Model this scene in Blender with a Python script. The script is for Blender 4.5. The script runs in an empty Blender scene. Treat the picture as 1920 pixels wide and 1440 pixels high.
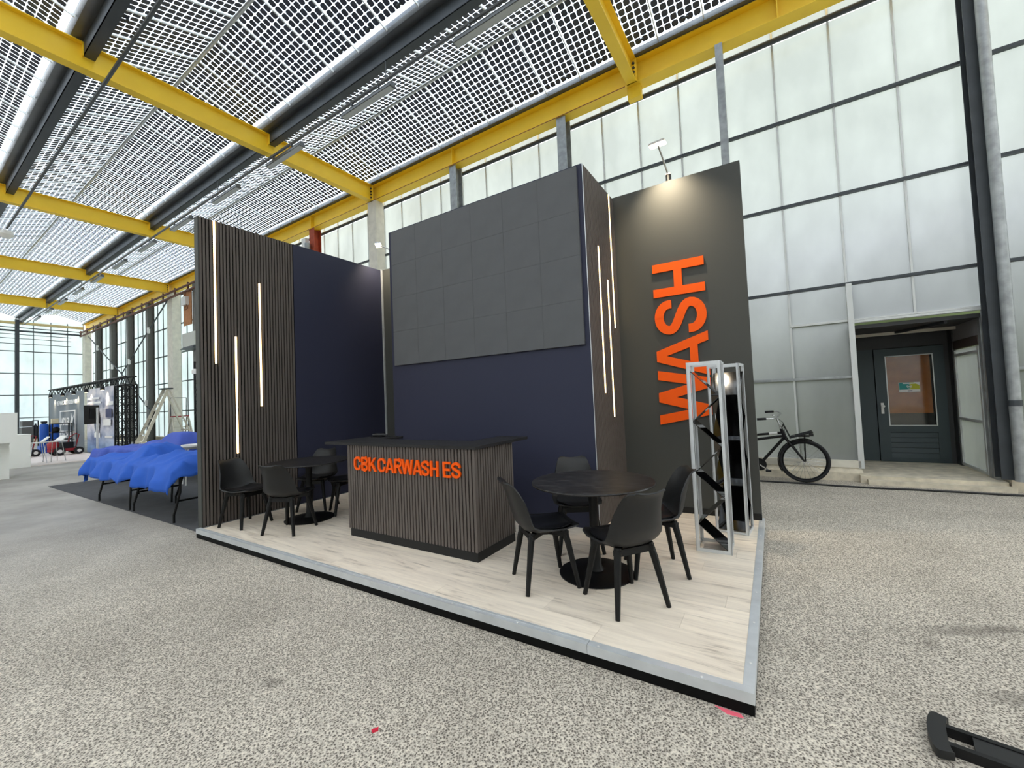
import bpy, bmesh, math, random
from mathutils import Vector, Matrix, noise

# ------------------------------------------------------------------ camera, sky, exposure
C = bpy.context.scene.collection
SC = bpy.context.scene
PI = math.pi
EYE = (0.0, 0.0, 1.56)
YAW, PITCH, ROLL = math.radians(-32.098), math.radians(2.091), math.radians(-2.438)
fw = Vector((math.sin(YAW)*math.cos(PITCH), math.cos(YAW)*math.cos(PITCH), math.sin(PITCH)))
rt = Vector((math.cos(YAW), -math.sin(YAW), 0)); up = rt.cross(fw)
rt2 = math.cos(ROLL)*rt + math.sin(ROLL)*up
up2 = -math.sin(ROLL)*rt + math.cos(ROLL)*up
cam = bpy.data.cameras.new('camera'); cam.sensor_width = 36.0; cam.lens = 36.0*776.6/1920
cam.clip_start = 0.05; cam.clip_end = 400
co = bpy.data.objects.new('camera', cam); C.objects.link(co)
mr = Matrix((rt2, up2, -fw)).transposed().to_4x4(); mr.translation = Vector(EYE)
co.matrix_world = mr
SC.camera = co
w = bpy.data.worlds.new('overcast_sky'); SC.world = w; w.use_nodes = True
bg = w.node_tree.nodes['Background']
bg.inputs[0].default_value = (0.90, 0.96, 1.0, 1); bg.inputs[1].default_value = 4.3
SC.view_settings.view_transform = 'Standard'; SC.view_settings.look = 'None'
SC.view_settings.exposure = 0.0; SC.view_settings.gamma = 1.0
SC.view_settings.use_curve_mapping = False
cy = SC.cycles
cy.max_bounces = 6; cy.diffuse_bounces = 3; cy.glossy_bounces = 2; cy.transmission_bounces = 4; cy.transparent_max_bounces = 8
cy.caustics_reflective = False; cy.caustics_refractive = False
cy.use_adaptive_sampling = True; cy.adaptive_threshold = 0.04; cy.use_light_tree = False

# ------------------------------------------------------------------ helpers
def lin(v):
    v /= 255.0
    return v/12.92 if v <= 0.04045 else ((v+0.055)/1.055)**2.4
def rgb(r, g, b): return (lin(r), lin(g), lin(b), 1.0)

MATS = {}
def mat(name, col, rough=0.6, metal=0.0, spec=0.5, var=0.0, scale=8.0, bump=0.0, bscale=60.0, stretch=None, emit=None, coat=0.0):
    if name in MATS: return MATS[name]
    m = bpy.data.materials.new(name); m.use_nodes = True
    nt = m.node_tree; p = nt.nodes['Principled BSDF']
    p.inputs['Base Color'].default_value = col
    p.inputs['Roughness'].default_value = rough; p.inputs['Metallic'].default_value = metal
    p.inputs['Specular IOR Level'].default_value = spec
    p.inputs['Coat Weight'].default_value = coat
    if var or bump:
        tc = nt.nodes.new('ShaderNodeTexCoord'); mp = nt.nodes.new('ShaderNodeMapping')
        nt.links.new(tc.outputs['Object'], mp.inputs[0])
        if stretch: mp.inputs['Scale'].default_value = stretch
    if var:
        n = nt.nodes.new('ShaderNodeTexNoise'); n.inputs['Scale'].default_value = scale; n.inputs['Detail'].default_value = 5
        nt.links.new(mp.outputs[0], n.inputs['Vector'])
        r = nt.nodes.new('ShaderNodeValToRGB'); r.color_ramp.elements[0].position = 0.3; r.color_ramp.elements[1].position = 0.7
        r.color_ramp.elements[0].color = tuple(c*(1-var) for c in col[:3])+(1,)
        r.color_ramp.elements[1].color = tuple(min(1, c*(1+var)) for c in col[:3])+(1,)
        nt.links.new(n.outputs[0], r.inputs[0]); nt.links.new(r.outputs[0], p.inputs['Base Color'])
    if bump:
        n2 = nt.nodes.new('ShaderNodeTexNoise'); n2.inputs['Scale'].default_value = bscale; n2.inputs['Detail'].default_value = 3
        nt.links.new(mp.outputs[0], n2.inputs['Vector'])
        b = nt.nodes.new('ShaderNodeBump'); b.inputs['Strength'].default_value = bump; b.inputs['Distance'].default_value = 0.01
        nt.links.new(n2.outputs[0], b.inputs['Height']); nt.links.new(b.outputs[0], p.inputs['Normal'])
    if emit:
        p.inputs['Emission Color'].default_value = emit[0]; p.inputs['Emission Strength'].default_value = emit[1]
    MATS[name] = m
    return m

class MB:
    """collects solids of one mesh"""
    def __init__(s): s.v = []; s.f = []; s.mi = []
    def add(s, vs, fs, mi=0):
        o = len(s.v); s.v += [tuple(x) for x in vs]; s.f += [tuple(i+o for i in q) for q in fs]; s.mi += [mi]*len(fs); return s
    def box(s, x0, x1, y0, y1, z0, z1, mi=0):
        return s.add([(x0,y0,z0),(x1,y0,z0),(x1,y1,z0),(x0,y1,z0),(x0,y0,z1),(x1,y0,z1),(x1,y1,z1),(x0,y1,z1)],
                     [(3,2,1,0),(4,5,6,7),(0,1,5,4),(1,2,6,5),(2,3,7,6),(3,0,4,7)], mi)
    def hexa(s, vs, mi=0):
        return s.add(vs, [(3,2,1,0),(4,5,6,7),(0,1,5,4),(1,2,6,5),(2,3,7,6),(3,0,4,7)], mi)
    def bar(s, a, b, wd, ht=None, upv=(0,0,1), mi=0, taper=1.0):
        a = Vector(a); b = Vector(b); d = (b-a).normalized(); u = Vector(upv)
        if abs(d.dot(u)) > 0.98: u = Vector((1,0,0))
        sd = d.cross(u).normalized(); u = sd.cross(d).normalized(); ht = ht or wd
        q = lambda c,k: [c-sd*wd/2*k-u*ht/2*k, c+sd*wd/2*k-u*ht/2*k, c+sd*wd/2*k+u*ht/2*k, c-sd*wd/2*k+u*ht/2*k]
        return s.add(q(a,1)+q(b,taper), [(0,1,2,3),(7,6,5,4),(1,0,4,5),(2,1,5,6),(3,2,6,7),(0,3,7,4)], mi)
    def tube(s, pts, r, n=8, mi=0, closed=False, caps=True, flat=1.0):
        pts = [Vector(p) for p in pts]; m = len(pts); rs = r if isinstance(r,(list,tuple)) else [r]*m
        rings = []; prev = None
        for i,p in enumerate(pts):
            if closed: d = (pts[(i+1)%m]-pts[i-1]).normalized()
            else: d = (pts[min(i+1,m-1)]-pts[max(i-1,0)]).normalized()
            if prev is None:
                u = Vector((0,0,1)) if abs(d.z) < 0.9 else Vector((1,0,0))
            else: u = prev
            sd = d.cross(u).normalized(); u = sd.cross(d).normalized(); prev = u
            rings.append([p + (sd*math.cos(2*PI*k/n) + u*flat*math.sin(2*PI*k/n))*rs[i] for k in range(n)])
        vs = [v for R in rings for v in R]; fs = []
        for i in range(m if closed else m-1):
            a = i*n; b = ((i+1)%m)*n
            for k in range(n): fs.append((a+k, a+(k+1)%n, b+(k+1)%n, b+k))
        if caps and not closed: fs += [tuple(range(n-1,-1,-1)), tuple((m-1)*n+k for k in range(n))]
        return s.add(vs, fs, mi)
    def lathe(s, prof, c=(0,0,0), n=24, mi=0):
        vs = []; fs = []
        for r,z in prof:
            for k in range(n): vs.append((c[0]+r*math.cos(2*PI*k/n), c[1]+r*math.sin(2*PI*k/n), c[2]+z))
        for i in range(len(prof)-1):
            for k in range(n): fs.append((i*n+k, i*n+(k+1)%n, (i+1)*n+(k+1)%n, (i+1)*n+k))
        fs.append(tuple(range(n-1,-1,-1))); fs.append(tuple((len(prof)-1)*n+k for k in range(n)))
        return s.add(vs, fs, mi)
    def prism(s, poly, f0, f1, mi=0):
        n = len(poly); vs = [f0(*p) for p in poly]+[f1(*p) for p in poly]
        fs = [tuple(range(n-1,-1,-1)), tuple(range(n,2*n))]+[(i,(i+1)%n,n+(i+1)%n,n+i) for i in range(n)]
        return s.add(vs, fs, mi)
    def mesh(s, name, mats, smooth=False, fixn=False):
        me = bpy.data.meshes.new(name); me.from_pydata(s.v, [], s.f)
        for m in (mats if isinstance(mats,(list,tuple)) else [mats]): me.materials.append(m)
        if any(s.mi): me.polygons.foreach_set('material_index', s.mi)
        if fixn:
            bm = bmesh.new(); bm.from_mesh(me); bmesh.ops.recalc_face_normals(bm, faces=bm.faces); bm.to_mesh(me); bm.free()
        if smooth:
            me.polygons.foreach_set('use_smooth', [True]*len(me.polygons))
            me.set_sharp_from_angle(angle=math.radians(smooth if smooth > 1 else 40))
        me.update(); return me

def link(name, data, parent=None, loc=(0,0,0), rz=0.0):
    o = bpy.data.objects.new(name, data); C.objects.link(o); o.location = loc; o.rotation_euler = (0,0,rz)
    if parent: o.parent = parent
    return o
def tag(o, label, cat, group=None, kind=None):
    o['label'] = label; o['category'] = cat
    if group: o['group'] = group
    if kind: o['kind'] = kind
    return o
def thing(name, label, cat, loc=(0,0,0), rz=0.0, group=None, kind=None):
    o = link(name, None, None, loc, rz); o.empty_display_size = 0.1
    return tag(o, label, cat, group, kind)
def part(name, mb, m, parent, smooth=False, fixn=False, wl=True, label=None):
    """wl: the mesh is in the frame of the parent's world, so shift by the parent's place"""
    me = mb.mesh(name, m, smooth, fixn) if isinstance(mb, MB) else mb
    o = link(name, me, parent)
    if wl and parent.parent is None: o.location = (-parent.location.x, -parent.location.y, -parent.location.z)
    if label: o['label'] = label
    return o
def single(name, mb, m, label, cat, smooth=False, fixn=False, group=None, kind=None, base=None):
    me = mb.mesh(name, m, smooth, fixn) if isinstance(mb, MB) else mb
    if base:
        me.transform(Matrix.Translation((-base[0],-base[1],-base[2])))
    o = link(name, me, None, base or (0,0,0)); return tag(o, label, cat, group, kind)
def copy_tree(root, loc, rz, label=None):
    r = root.copy(); C.objects.link(r); r.location = loc; r.rotation_euler = (0,0,rz)
    if label: r['label'] = label
    for ch in root.children:
        c = ch.copy(); C.objects.link(c); c.parent = r
        for g in ch.children:
            d = g.copy(); C.objects.link(d); d.parent = c
    return r

# ------------------------------------------------------------------ materials
def node_mat(name):
    m = bpy.data.materials.new(name); m.use_nodes = True; nt = m.node_tree
    return m, nt, nt.nodes['Principled BSDF'], nt.nodes['Material Output']

def floor_material():
    m, nt, p, out = node_mat('worn_asphalt_floor'); N = nt.nodes.new; Lk = nt.links.new
    tc = N('ShaderNodeTexCoord')
    vo = N('ShaderNodeTexVoronoi'); vo.inputs['Scale'].default_value = 92; vo.feature = 'F1'
    wn = N('ShaderNodeTexNoise'); wn.inputs['Scale'].default_value = 60; wn.inputs['Detail'].default_value = 2
    mx = N('ShaderNodeMix'); mx.data_type = 'VECTOR'; mx.inputs[0].default_value = 0.014
    Lk(tc.outputs['Object'], wn.inputs['Vector']); Lk(tc.outputs['Object'], mx.inputs[4]); Lk(wn.outputs['Color'], mx.inputs[5])
    Lk(mx.outputs[1], vo.inputs['Vector'])
    r1 = N('ShaderNodeValToRGB'); e = r1.color_ramp.elements
    e[0].position = 0.18; e[0].color = rgb(82,75,68); e[1].position = 0.66; e[1].color = rgb(216,207,192)
    k = e.new(0.38); k.color = rgb(160,151,139)
    # each stone its own tone
    hs = N('ShaderNodeMix'); hs.data_type = 'RGBA'; hs.blend_type = 'MULTIPLY'; hs.inputs[0].default_value = 0.38
    sp = N('ShaderNodeSeparateColor'); cmb = N('ShaderNodeCombineColor')
    Lk(vo.outputs['Color'], sp.inputs[0])
    for i in range(3): Lk(sp.outputs[0], cmb.inputs[i])
    Lk(vo.outputs['Distance'], r1.inputs[0]); Lk(r1.outputs[0], hs.inputs[6]); Lk(cmb.outputs[0], hs.inputs[7])
    n1 = N('ShaderNodeTexNoise'); n1.inputs['Scale'].default_value = 0.7; n1.inputs['Detail'].default_value = 6; n1.inputs['Roughness'].default_value = 0.65
    Lk(tc.outputs['Object'], n1.inputs['Vector'])
    r2 = N('ShaderNodeValToRGB'); r2.color_ramp.elements[0].position = 0.3; r2.color_ramp.elements[0].color = (0.74,0.735,0.73,1)
    r2.color_ramp.elements[1].position = 0.62; r2.color_ramp.elements[1].color = (1,1,1,1)
    Lk(n1.outputs[0], r2.inputs[0])
    m2 = N('ShaderNodeMix'); m2.data_type = 'RGBA'; m2.blend_type = 'MULTIPLY'; m2.inputs[0].default_value = 1.0
    Lk(hs.outputs[2], m2.inputs[6]); Lk(r2.outputs[0], m2.inputs[7])
    # the far part of the hall is smooth concrete
    sx = N('ShaderNodeSeparateXYZ'); Lk(tc.outputs['Object'], sx.inputs[0])
    mr_ = N('ShaderNodeMapRange'); mr_.inputs[1].default_value = -4.5; mr_.inputs[2].default_value = -9.5
    Lk(sx.outputs[0], mr_.inputs[0])
    r3 = N('ShaderNodeValToRGB'); r3.color_ramp.elements[0].position = 0.3; r3.color_ramp.elements[0].color = rgb(128,124,119)
    r3.color_ramp.elements[1].position = 0.7; r3.color_ramp.elements[1].color = rgb(164,160,154); Lk(n1.outputs[0], r3.inputs[0])
    m3 = N('ShaderNodeMix'); m3.data_type = 'RGBA'; Lk(mr_.outputs[0], m3.inputs[0]); Lk(m2.outputs[2], m3.inputs[6]); Lk(r3.outputs[0], m3.inputs[7])
    # oil stains with a shape of their own
    last = m3.outputs[2]
    for (x,y,a,b,rot,dk) in [(0.92,3.69,.26,.07,.5,.5),(1.14,3.83,.13,.05,.4,.5),(0.71,3.43,.1,.05,1.4,.35),(0.92,3.02,.16,.06,.4,.45),(-2.51,1.29,.07,.045,.3,.45),(-.07,2.53,.05,.04,.2,.3),(-.4,1.75,.06,.04,.2,.3)]:
        mp = N('ShaderNodeMapping'); mp.vector_type = 'TEXTURE'; mp.inputs['Location'].default_value = (x,y,0); mp.inputs['Rotation'].default_value = (0,0,rot); mp.inputs['Scale'].default_value = (a,b,1)
        Lk(tc.outputs['Object'], mp.inputs[0]); g = N('ShaderNodeVectorMath'); g.operation = 'LENGTH'; Lk(mp.outputs[0], g.inputs[0])
        rr = N('ShaderNodeMapRange'); rr.inputs[1].default_value = 0.4; rr.inputs[2].default_value = 1.25; rr.inputs[3].default_value = dk; rr.inputs[4].default_value = 0
        Lk(g.outputs['Value'], rr.inputs[0])
        mm = N('ShaderNodeMix'); mm.data_type = 'RGBA'; Lk(rr.outputs[0], mm.inputs[0]); Lk(last, mm.inputs[6]); mm.inputs[7].default_value = rgb(84,77,70); last = mm.outputs[2]
    Lk(last, p.inputs['Base Color'])
    b = N('ShaderNodeBump'); b.inputs['Strength'].default_value = 0.25; b.inputs['Distance'].default_value = 0.004; Lk(vo.outputs['Distance'], b.inputs['Height']); Lk(b.outputs[0], p.inputs['Normal'])
    p.inputs['Roughness'].default_value = 0.75; p.inputs['Specular IOR Level'].default_value = 0.35
    return m

def clear_glass(name, tint=(1,1,1,1), gloss=0.06):
    m, nt, p, out = node_mat(name); nt.nodes.remove(p)
    t = nt.nodes.new('ShaderNodeBsdfTransparent'); t.inputs[0].default_value = tint
    g = nt.nodes.new('ShaderNodeBsdfGlossy'); g.inputs['Roughness'].default_value = 0.08
    mx = nt.nodes.new('ShaderNodeMixShader'); mx.inputs[0].default_value = gloss
    nt.links.new(t.outputs[0], mx.inputs[1]); nt.links.new(g.outputs[0], mx.inputs[2]); nt.links.new(mx.outputs[0], out.inputs[0])
    return m
def frosted_glass(name, col, gloss=0.07):
    m, nt, p, out = node_mat(name); nt.nodes.remove(p); N = nt.nodes.new; Lk = nt.links.new
    tc = N('ShaderNodeTexCoord'); mp = N('ShaderNodeMapping'); mp.inputs['Scale'].default_value = (1,1,0.5); Lk(tc.outputs['Object'], mp.inputs[0])
    oi = N('ShaderNodeObjectInfo'); ad = N('ShaderNodeVectorMath'); Lk(mp.outputs[0], ad.inputs[0])
    sc = N('ShaderNodeVectorMath'); sc.operation = 'SCALE'; sc.inputs[3].default_value = 0.35; Lk(oi.outputs['Location'], sc.inputs[0]); Lk(sc.outputs[0], ad.inputs[1])
    n = N('ShaderNodeTexNoise'); n.inputs['Scale'].default_value = 1.3; n.inputs['Detail'].default_value = 4; Lk(ad.outputs[0], n.inputs['Vector'])
    r = N('ShaderNodeValToRGB'); r.color_ramp.elements[0].position = 0.35; r.color_ramp.elements[1].position = 0.65
    r.color_ramp.elements[0].color = tuple(c*0.80 for c in col[:3])+(1,); r.color_ramp.elements[1].color = col
    Lk(n.outputs[0], r.inputs[0])
    t = N('ShaderNodeBsdfTranslucent'); Lk(r.outputs[0], t.inputs[0])
    g = N('ShaderNodeBsdfGlossy'); g.inputs['Roughness'].default_value = 0.22
    mx = N('ShaderNodeMixShader'); mx.inputs[0].default_value = gloss
    Lk(t.outputs[0], mx.inputs[1]); Lk(g.outputs[0], mx.inputs[2]); Lk(mx.outputs[0], out.inputs[0])
    return m
def wood_floor():
    m, nt, p, out = node_mat('pale_oak_laminate'); N = nt.nodes.new; Lk = nt.links.new
    tc = N('ShaderNodeTexCoord'); oi = N('ShaderNodeObjectInfo')
    mp = N('ShaderNodeMapping'); mp.inputs['Scale'].default_value = (0.9, 9, 1); Lk(tc.outputs['Object'], mp.inputs[0])
    ad = N('ShaderNodeVectorMath'); sc = N('ShaderNodeVectorMath'); sc.operation = 'SCALE'; sc.inputs[3].default_value = 3.7
    Lk(oi.outputs['Location'], sc.inputs[0]); Lk(mp.outputs[0], ad.inputs[0]); Lk(sc.outputs[0], ad.inputs[1])
    n = N('ShaderNodeTexNoise'); n.inputs['Scale'].default_value = 2.2; n.inputs['Detail'].default_value = 7; n.inputs['Roughness'].default_value = 0.62; n.inputs['Distortion'].default_value = 0.6
    Lk(ad.outputs[0], n.inputs['Vector'])
    r = N('ShaderNodeValToRGB'); e = r.color_ramp.elements
    e[0].position = 0.27; e[0].color = rgb(166,152,135); e[1].position = 0.6; e[1].color = rgb(232,219,201)
    k = e.new(0.42); k.color = rgb(218,205,188)
    Lk(n.outputs[0], r.inputs[0])
    mx = N('ShaderNodeMix'); mx.data_type = 'RGBA'; mx.blend_type = 'MULTIPLY'; mx.inputs[0].default_value = 0.10
    Lk(r.outputs[0], mx.inputs[6]); Lk(oi.outputs['Random'], mx.inputs[7]); Lk(mx.outputs[2], p.inputs['Base Color'])
    p.inputs['Roughness'].default_value = 0.42; p.inputs['Specular IOR Level'].default_value = 0.4
    return m

M_floor = floor_material()
M_clear = clear_glass('clear_glass')
M_roofglass = clear_glass('roof_panel_glass', (0.94,0.97,1,1), 0.05)
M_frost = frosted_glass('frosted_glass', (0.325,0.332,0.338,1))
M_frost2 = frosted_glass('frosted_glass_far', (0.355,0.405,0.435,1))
M_cell = mat('solar_cell', rgb(56,60,74), 0.5, var=0.12, scale=3)
M_yellow = mat('yellow_painted_steel', rgb(252,208,48), 0.5, var=0.05, scale=2.0)
M_redox = mat('red_primer_edge', rgb(120,40,28), 0.7)
M_galv = mat('galvanised_steel', rgb(150,153,154), 0.45, metal=0.55, var=0.22, scale=9)
M_alu = mat('aluminium', rgb(196,199,201), 0.38, metal=0.4, var=0.08, scale=9)
M_aluw = mat('pale_aluminium_bar', rgb(196,198,196), 0.45, metal=0.3)
M_dark = mat('dark_steel', rgb(62,66,70), 0.5, metal=0.3, var=0.12, scale=4)
M_gut = mat('gutter_steel', rgb(96,98,100), 0.4, metal=0.5, var=0.15, scale=3)
M_conc = mat('concrete', rgb(208,202,188), 0.85, var=0.1, scale=5, bump=0.15)
M_kerb = mat('weathered_concrete_kerb', rgb(204,194,174), 0.9, var=0.2, scale=7, bump=0.4)
M_rust = mat('rusty_pipe', rgb(112,74,60), 0.7, var=0.2, scale=6)
M_anthr = mat('anthracite_board', rgb(67,68,65), 0.6, spec=0.25)
M_navy = mat('navy_board', rgb(46,48,65), 0.58, spec=0.25)
M_slat = mat('smoked_oak_slat', rgb(90,83,79), 0.65, spec=0.2, var=0.08, scale=3, stretch=(14,14,1.2))
M_felt = mat('black_felt', rgb(9,9,9), 0.95, spec=0.05)
M_screen = mat('led_screen_face', rgb(86,87,89), 0.66, spec=0.24, var=0.1, scale=2.5)
M_black = mat('black_plastic', rgb(30,30,30), 0.45, spec=0.35)
M_pad = mat('black_leatherette', rgb(22,22,25), 0.4, spec=0.4)
M_blackwood = mat('black_painted_wood', rgb(17,17,17), 0.5, spec=0.25)
M_tabletop = mat('black_marbled_tabletop', rgb(40,38,37), 0.4, spec=0.35, var=0.75, scale=9, stretch=(1,3.5,1))
M_blackmetal = mat('black_powder_coat', rgb(17,17,18), 0.45, spec=0.3)
M_top = mat('black_worktop', rgb(34,33,34), 0.5, spec=0.3)
M_kick = mat('black_kickboard', rgb(28,28,28), 0.5, spec=0.25)
M_orange = mat('orange_acrylic', rgb(255,86,6), 0.4, spec=0.2, var=0.04, scale=5)
M_skirt = mat('black_skirt', rgb(8,8,8), 0.7, spec=0.15)
M_gloss = mat('black_gloss_acrylic', rgb(8,8,9), 0.06, spec=0.6)
M_led = mat('warm_led_diffuser', rgb(255,230,190), 0.5, emit=((1.0,0.70,0.33,1), 5.0))
M_lamp = mat('lamp_lens', rgb(255,250,235), 0.4, emit=((1.0,0.85,0.6,1), 7))
M_white = mat('white_board', rgb(236,233,226), 0.5, spec=0.3)
M_whitep = mat('white_plastic', rgb(232,230,226), 0.4)
M_door = mat('grey_green_door_paint', rgb(58,68,71), 0.5, spec=0.4)
M_doorwall = mat('dark_grey_paint', rgb(56,57,58), 0.6)
M_chip = mat('chipboard', rgb(168,98,48), 0.8, var=0.15, scale=8)
M_rubber = mat('tyre_rubber', rgb(40,40,42), 0.75, spec=0.25)
M_chrome = mat('silver_metal', rgb(205,205,205), 0.25, metal=0.85)
M_carpet = mat('anthracite_carpet', rgb(82,82,84), 0.95, spec=0.1, var=0.08, scale=5, bump=0.3, bscale=300)
M_bluecloth = mat('blue_cloth', rgb(46,90,180), 0.8, spec=0.25, var=0.06, scale=3)
M_blueviolet = mat('violet_blue_cloth', rgb(66,86,170), 0.7, spec=0.3, var=0.06, scale=3)
M_blue = mat('blue_tank_plastic', rgb(24,84,178), 0.4)
M_red = mat('dark_red_paint', rgb(150,28,36), 0.4)
M_banner = mat('grey_banner', rgb(112,120,126), 0.6, var=0.05, scale=1.2)
M_text = mat('white_print', rgb(238,238,236), 0.6)
M_teal = mat('teal_print', rgb(24,140,134), 0.5)
M_lime = mat('lime_print', rgb(190,190,40), 0.5)
M_board = mat('rough_wood_board', rgb(186,128,84), 0.8, var=0.15, scale=6)
M_ground = mat('outdoor_ground', rgb(196,197,158), 0.95, var=0.15, scale=0.6)
M_annex = mat('annex_render', rgb(166,182,134), 0.9, var=0.1, scale=1)
M_pink = mat('pink_tape', rgb(250,110,130), 0.6)
M_redbit = mat('red_plastic', rgb(205,30,60), 0.5)
M_oxide = mat('orange_red_steel', rgb(170,72,44), 0.7, var=0.2, scale=6)
M_ladder = mat('ladder_aluminium', rgb(206,200,184), 0.4, metal=0.4)

def paler(m, k):
    for n in m.node_tree.nodes:
        if n.type == 'VALTORGB':
            for e in n.color_ramp.elements: e.color = tuple(min(.95, c*k) for c in e.color[:3])+(1,)
        elif n.type == 'BSDF_PRINCIPLED' and not n.inputs['Base Color'].links:
            n.inputs['Base Color'].default_value = tuple(min(.95, c*k) for c in n.inputs['Base Color'].default_value[:3])+(1,)
WOOD = wood_floor()
for m_ in (WOOD, M_anthr, M_navy, M_slat, M_screen, M_black, M_top, M_kick, M_galv, M_alu, M_aluw, M_conc, M_kerb, M_dark, M_gut, M_door, M_doorwall, M_chip, M_carpet, M_bluecloth, M_blueviolet, M_white, M_banner, M_orange, M_ground, M_annex): paler(m_, 1.18)
for n_ in M_floor.node_tree.nodes:
    if n_.type == 'VALTORGB' and n_.color_ramp.elements[1].color[0] < .99:
        for e_ in n_.color_ramp.elements: e_.color = tuple(min(.95, c*1.18) for c in e_.color[:3])+(1,)

# ------------------------------------------------------------------ the building: its own axes, turned 0.84 degrees against the stand
TH = -0.0146
def bstruct(name, label, cat): return thing(name, label, cat, (0,0,0), TH, kind='structure')
def bpart(name, mb, m, parent, **k): return part(name, mb, m, parent, wl=False, **k)

fl = MB(); fl.box(-46, 22, -24, 8.95, -0.2, 0.0)
o = single('floor', fl, M_floor, 'speckled grey asphalt floor of the hall', 'floor', kind='structure')
gr = MB(); gr.box(-140, 120, -120, 140, -0.5, -0.21)
single('ground', gr, M_ground, 'open ground outside the glass hall', 'ground', kind='structure')
an = MB(); an.box(-2.6, 9, 11.15, 17, -0.2, 3.2); an.hexa([(-2.6,10.95,3.2),(9,10.95,3.2),(9,17,3.2),(-2.6,17,3.2),(-2.6,10.95,3.4),(9,10.95,4.6),(9,17,4.6),(-2.6,17,3.4)])
an = single('exterior_annex', an, M_annex, 'dark low annex outside behind the frosted glass and the door', 'annex', kind='structure')
an.rotation_euler.z = TH

VG = 8.76                      # plane of the long glass wall
ROWS = [0.32, 1.69, 3.22, 4.73, 6.245, 7.72, 8.26]
PW = 0.8
def pane_mesh(wd, ht, gm=M_frost):
    b = MB(); b.box(-wd/2+.004, wd/2-.004, -0.003, 0.003, .004, ht-.004)
    b.mi = [1,1,0,1,1,1]       # frosted inner face, the rest clear
    return b.mesh('pane', [gm, M_clear])
pane_m = {i: pane_mesh(PW, ROWS[i+1]-ROWS[i]) for i in range(6)}
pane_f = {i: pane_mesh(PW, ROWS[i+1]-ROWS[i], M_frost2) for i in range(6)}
mull_me = MB().box(-.014,.014,-.03,.012,0.32,8.26).mesh('mullion', M_aluw)
mull_dk = MB().box(-.016,.016,-.035,.012,0.32,8.26).mesh('mullion', M_dark)

def glass_wall(name, label, u0, cols, open_cols=(), mull=mull_me, trans_m=M_dark, panes=pane_m):
    root = bstruct(name, label, 'glass wall')
    x1 = u0; x0 = u0 - cols*PW
    for c in range(cols):
        uc = u0 - (c+.5)*PW
        for i in range(6):
            if c in open_cols and i < 1: continue
            if c in open_cols and i == 1:
                me = pane_mesh(PW, ROWS[2]-2.63); z = 2.63
            else: me = panes[i]; z = ROWS[i]
            link('pane', me, root, (uc, VG, z))
    for c in range(cols+1):
        if c in open_cols and (c-1) in open_cols:
            bpart('mullion', MB().box(u0-c*PW-.014,u0-c*PW+.014,VG-.03,VG+.012,2.62,8.26), M_aluw, root)
            continue
        link('mullion', mull, root, (u0-c*PW, VG, 0))
    for i,z in enumerate(ROWS[1:-1]):
        th = .045 if i < 4 else .07
        if i == 0 and open_cols:
            a = u0-min(open_cols)*PW; b = u0-(max(open_cols)+1)*PW
            bpart('transom', MB().box(x0,b,VG-.05,VG+.02,z-.02,z+.02), M_galv, root)
            if x1 > a: bpart('transom', MB().box(a,x1,VG-.05,VG+.02,z-.02,z+.02), M_galv, root)
        elif i == 4: bpart('transom', MB().tube([(x0,VG-.1,z),(x1,VG-.1,z)], .048, 10), M_dark, root, smooth=True)
        else: bpart('transom', MB().box(x0,x1,VG-.07,VG+.0,z-th/2,z+th/2), trans_m, root)
    return root
# u=1.0..2.6 holds the door recess
wb = glass_wall('wall_back', 'tall wall of frosted glass panes behind the stand, with the door', 5.0, 29, open_cols=(3,4))
# kerb, sill, door lintel, jambs
kb = MB(); kb.box(-18.2,1.02,8.62,9.0,0,.13); kb.hexa([(-18.2,8.66,.13),(1.04,8.66,.13),(1.04,9.0,.13),(-18.2,9.0,.13),(-18.2,8.70,.21),(1.02,8.70,.21),(1.02,9.0,.21),(-18.2,9.0,.21)])
kb.box(2.58,5.0,8.5,9.0,0,.17)
bpart('kerb', kb, M_kerb, wb)
bpart('sill', MB().box(-18.2,1.02,8.68,8.9,.21,.325), M_conc, wb)
bpart('sill', MB().box(2.66,5.0,8.68,8.9,.17,.325), M_conc, wb)
bpart('lintel', MB().box(1.0,2.62,8.70,8.80,2.565,2.60).box(1.0,2.62,8.72,8.80,2.605,2.63), M_aluw, wb)
bpart('lintel', MB().box(.2,1.0,8.72,8.78,2.6,2.635), M_aluw, wb)
bpart('jamb', MB().box(.985,1.06,8.68,8.82,.2,3.22), M_aluw, wb)
bpart('jamb', MB().box(2.50,2.56,8.70,8.80,.12,2.57), M_galv, wb)
# posts
def hpost(u, z1, wdt=.16, dep=.18, v=8.44, z0=0.0):
    b = MB(); b.box(u-wdt/2,u+wdt/2,v-dep/2,v-dep/2+.014,z0,z1); b.box(u-wdt/2,u+wdt/2,v+dep/2-.014,v+dep/2,z0,z1); b.box(u-.008,u+.008,v-dep/2+.014,v+dep/2-.014,z0,z1); return b
bpart('post', MB().box(-10.33,-9.96,8.22,8.52,0,7.76), M_conc, wb, label='pale concrete post')
for u in (-6.92,-3.76): bpart('post', hpost(u, 7.76, .22, .26, 8.37), M_galv, wb)
bpart('post', MB().box(-.66,-.54,8.18,8.3,0,7.76), M_galv, wb)
bpart('post', hpost(-13.36, 7.76, .3, .26, 8.37), M_oxide, wb)
bpart('post', hpost(-16.6, 7.76, .22, .26, 8.37), M_dark, wb)
bpart('post', hpost(2.535, 8.3, .12, .22, 8.56, .17), M_dark, wb)
bpart('downpipe', MB().tube([(2.63,8.36,.17),(2.63,8.36,8.4)], .062, 16), M_galv, wb, smooth=True, label='galvanised downpipe')
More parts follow.
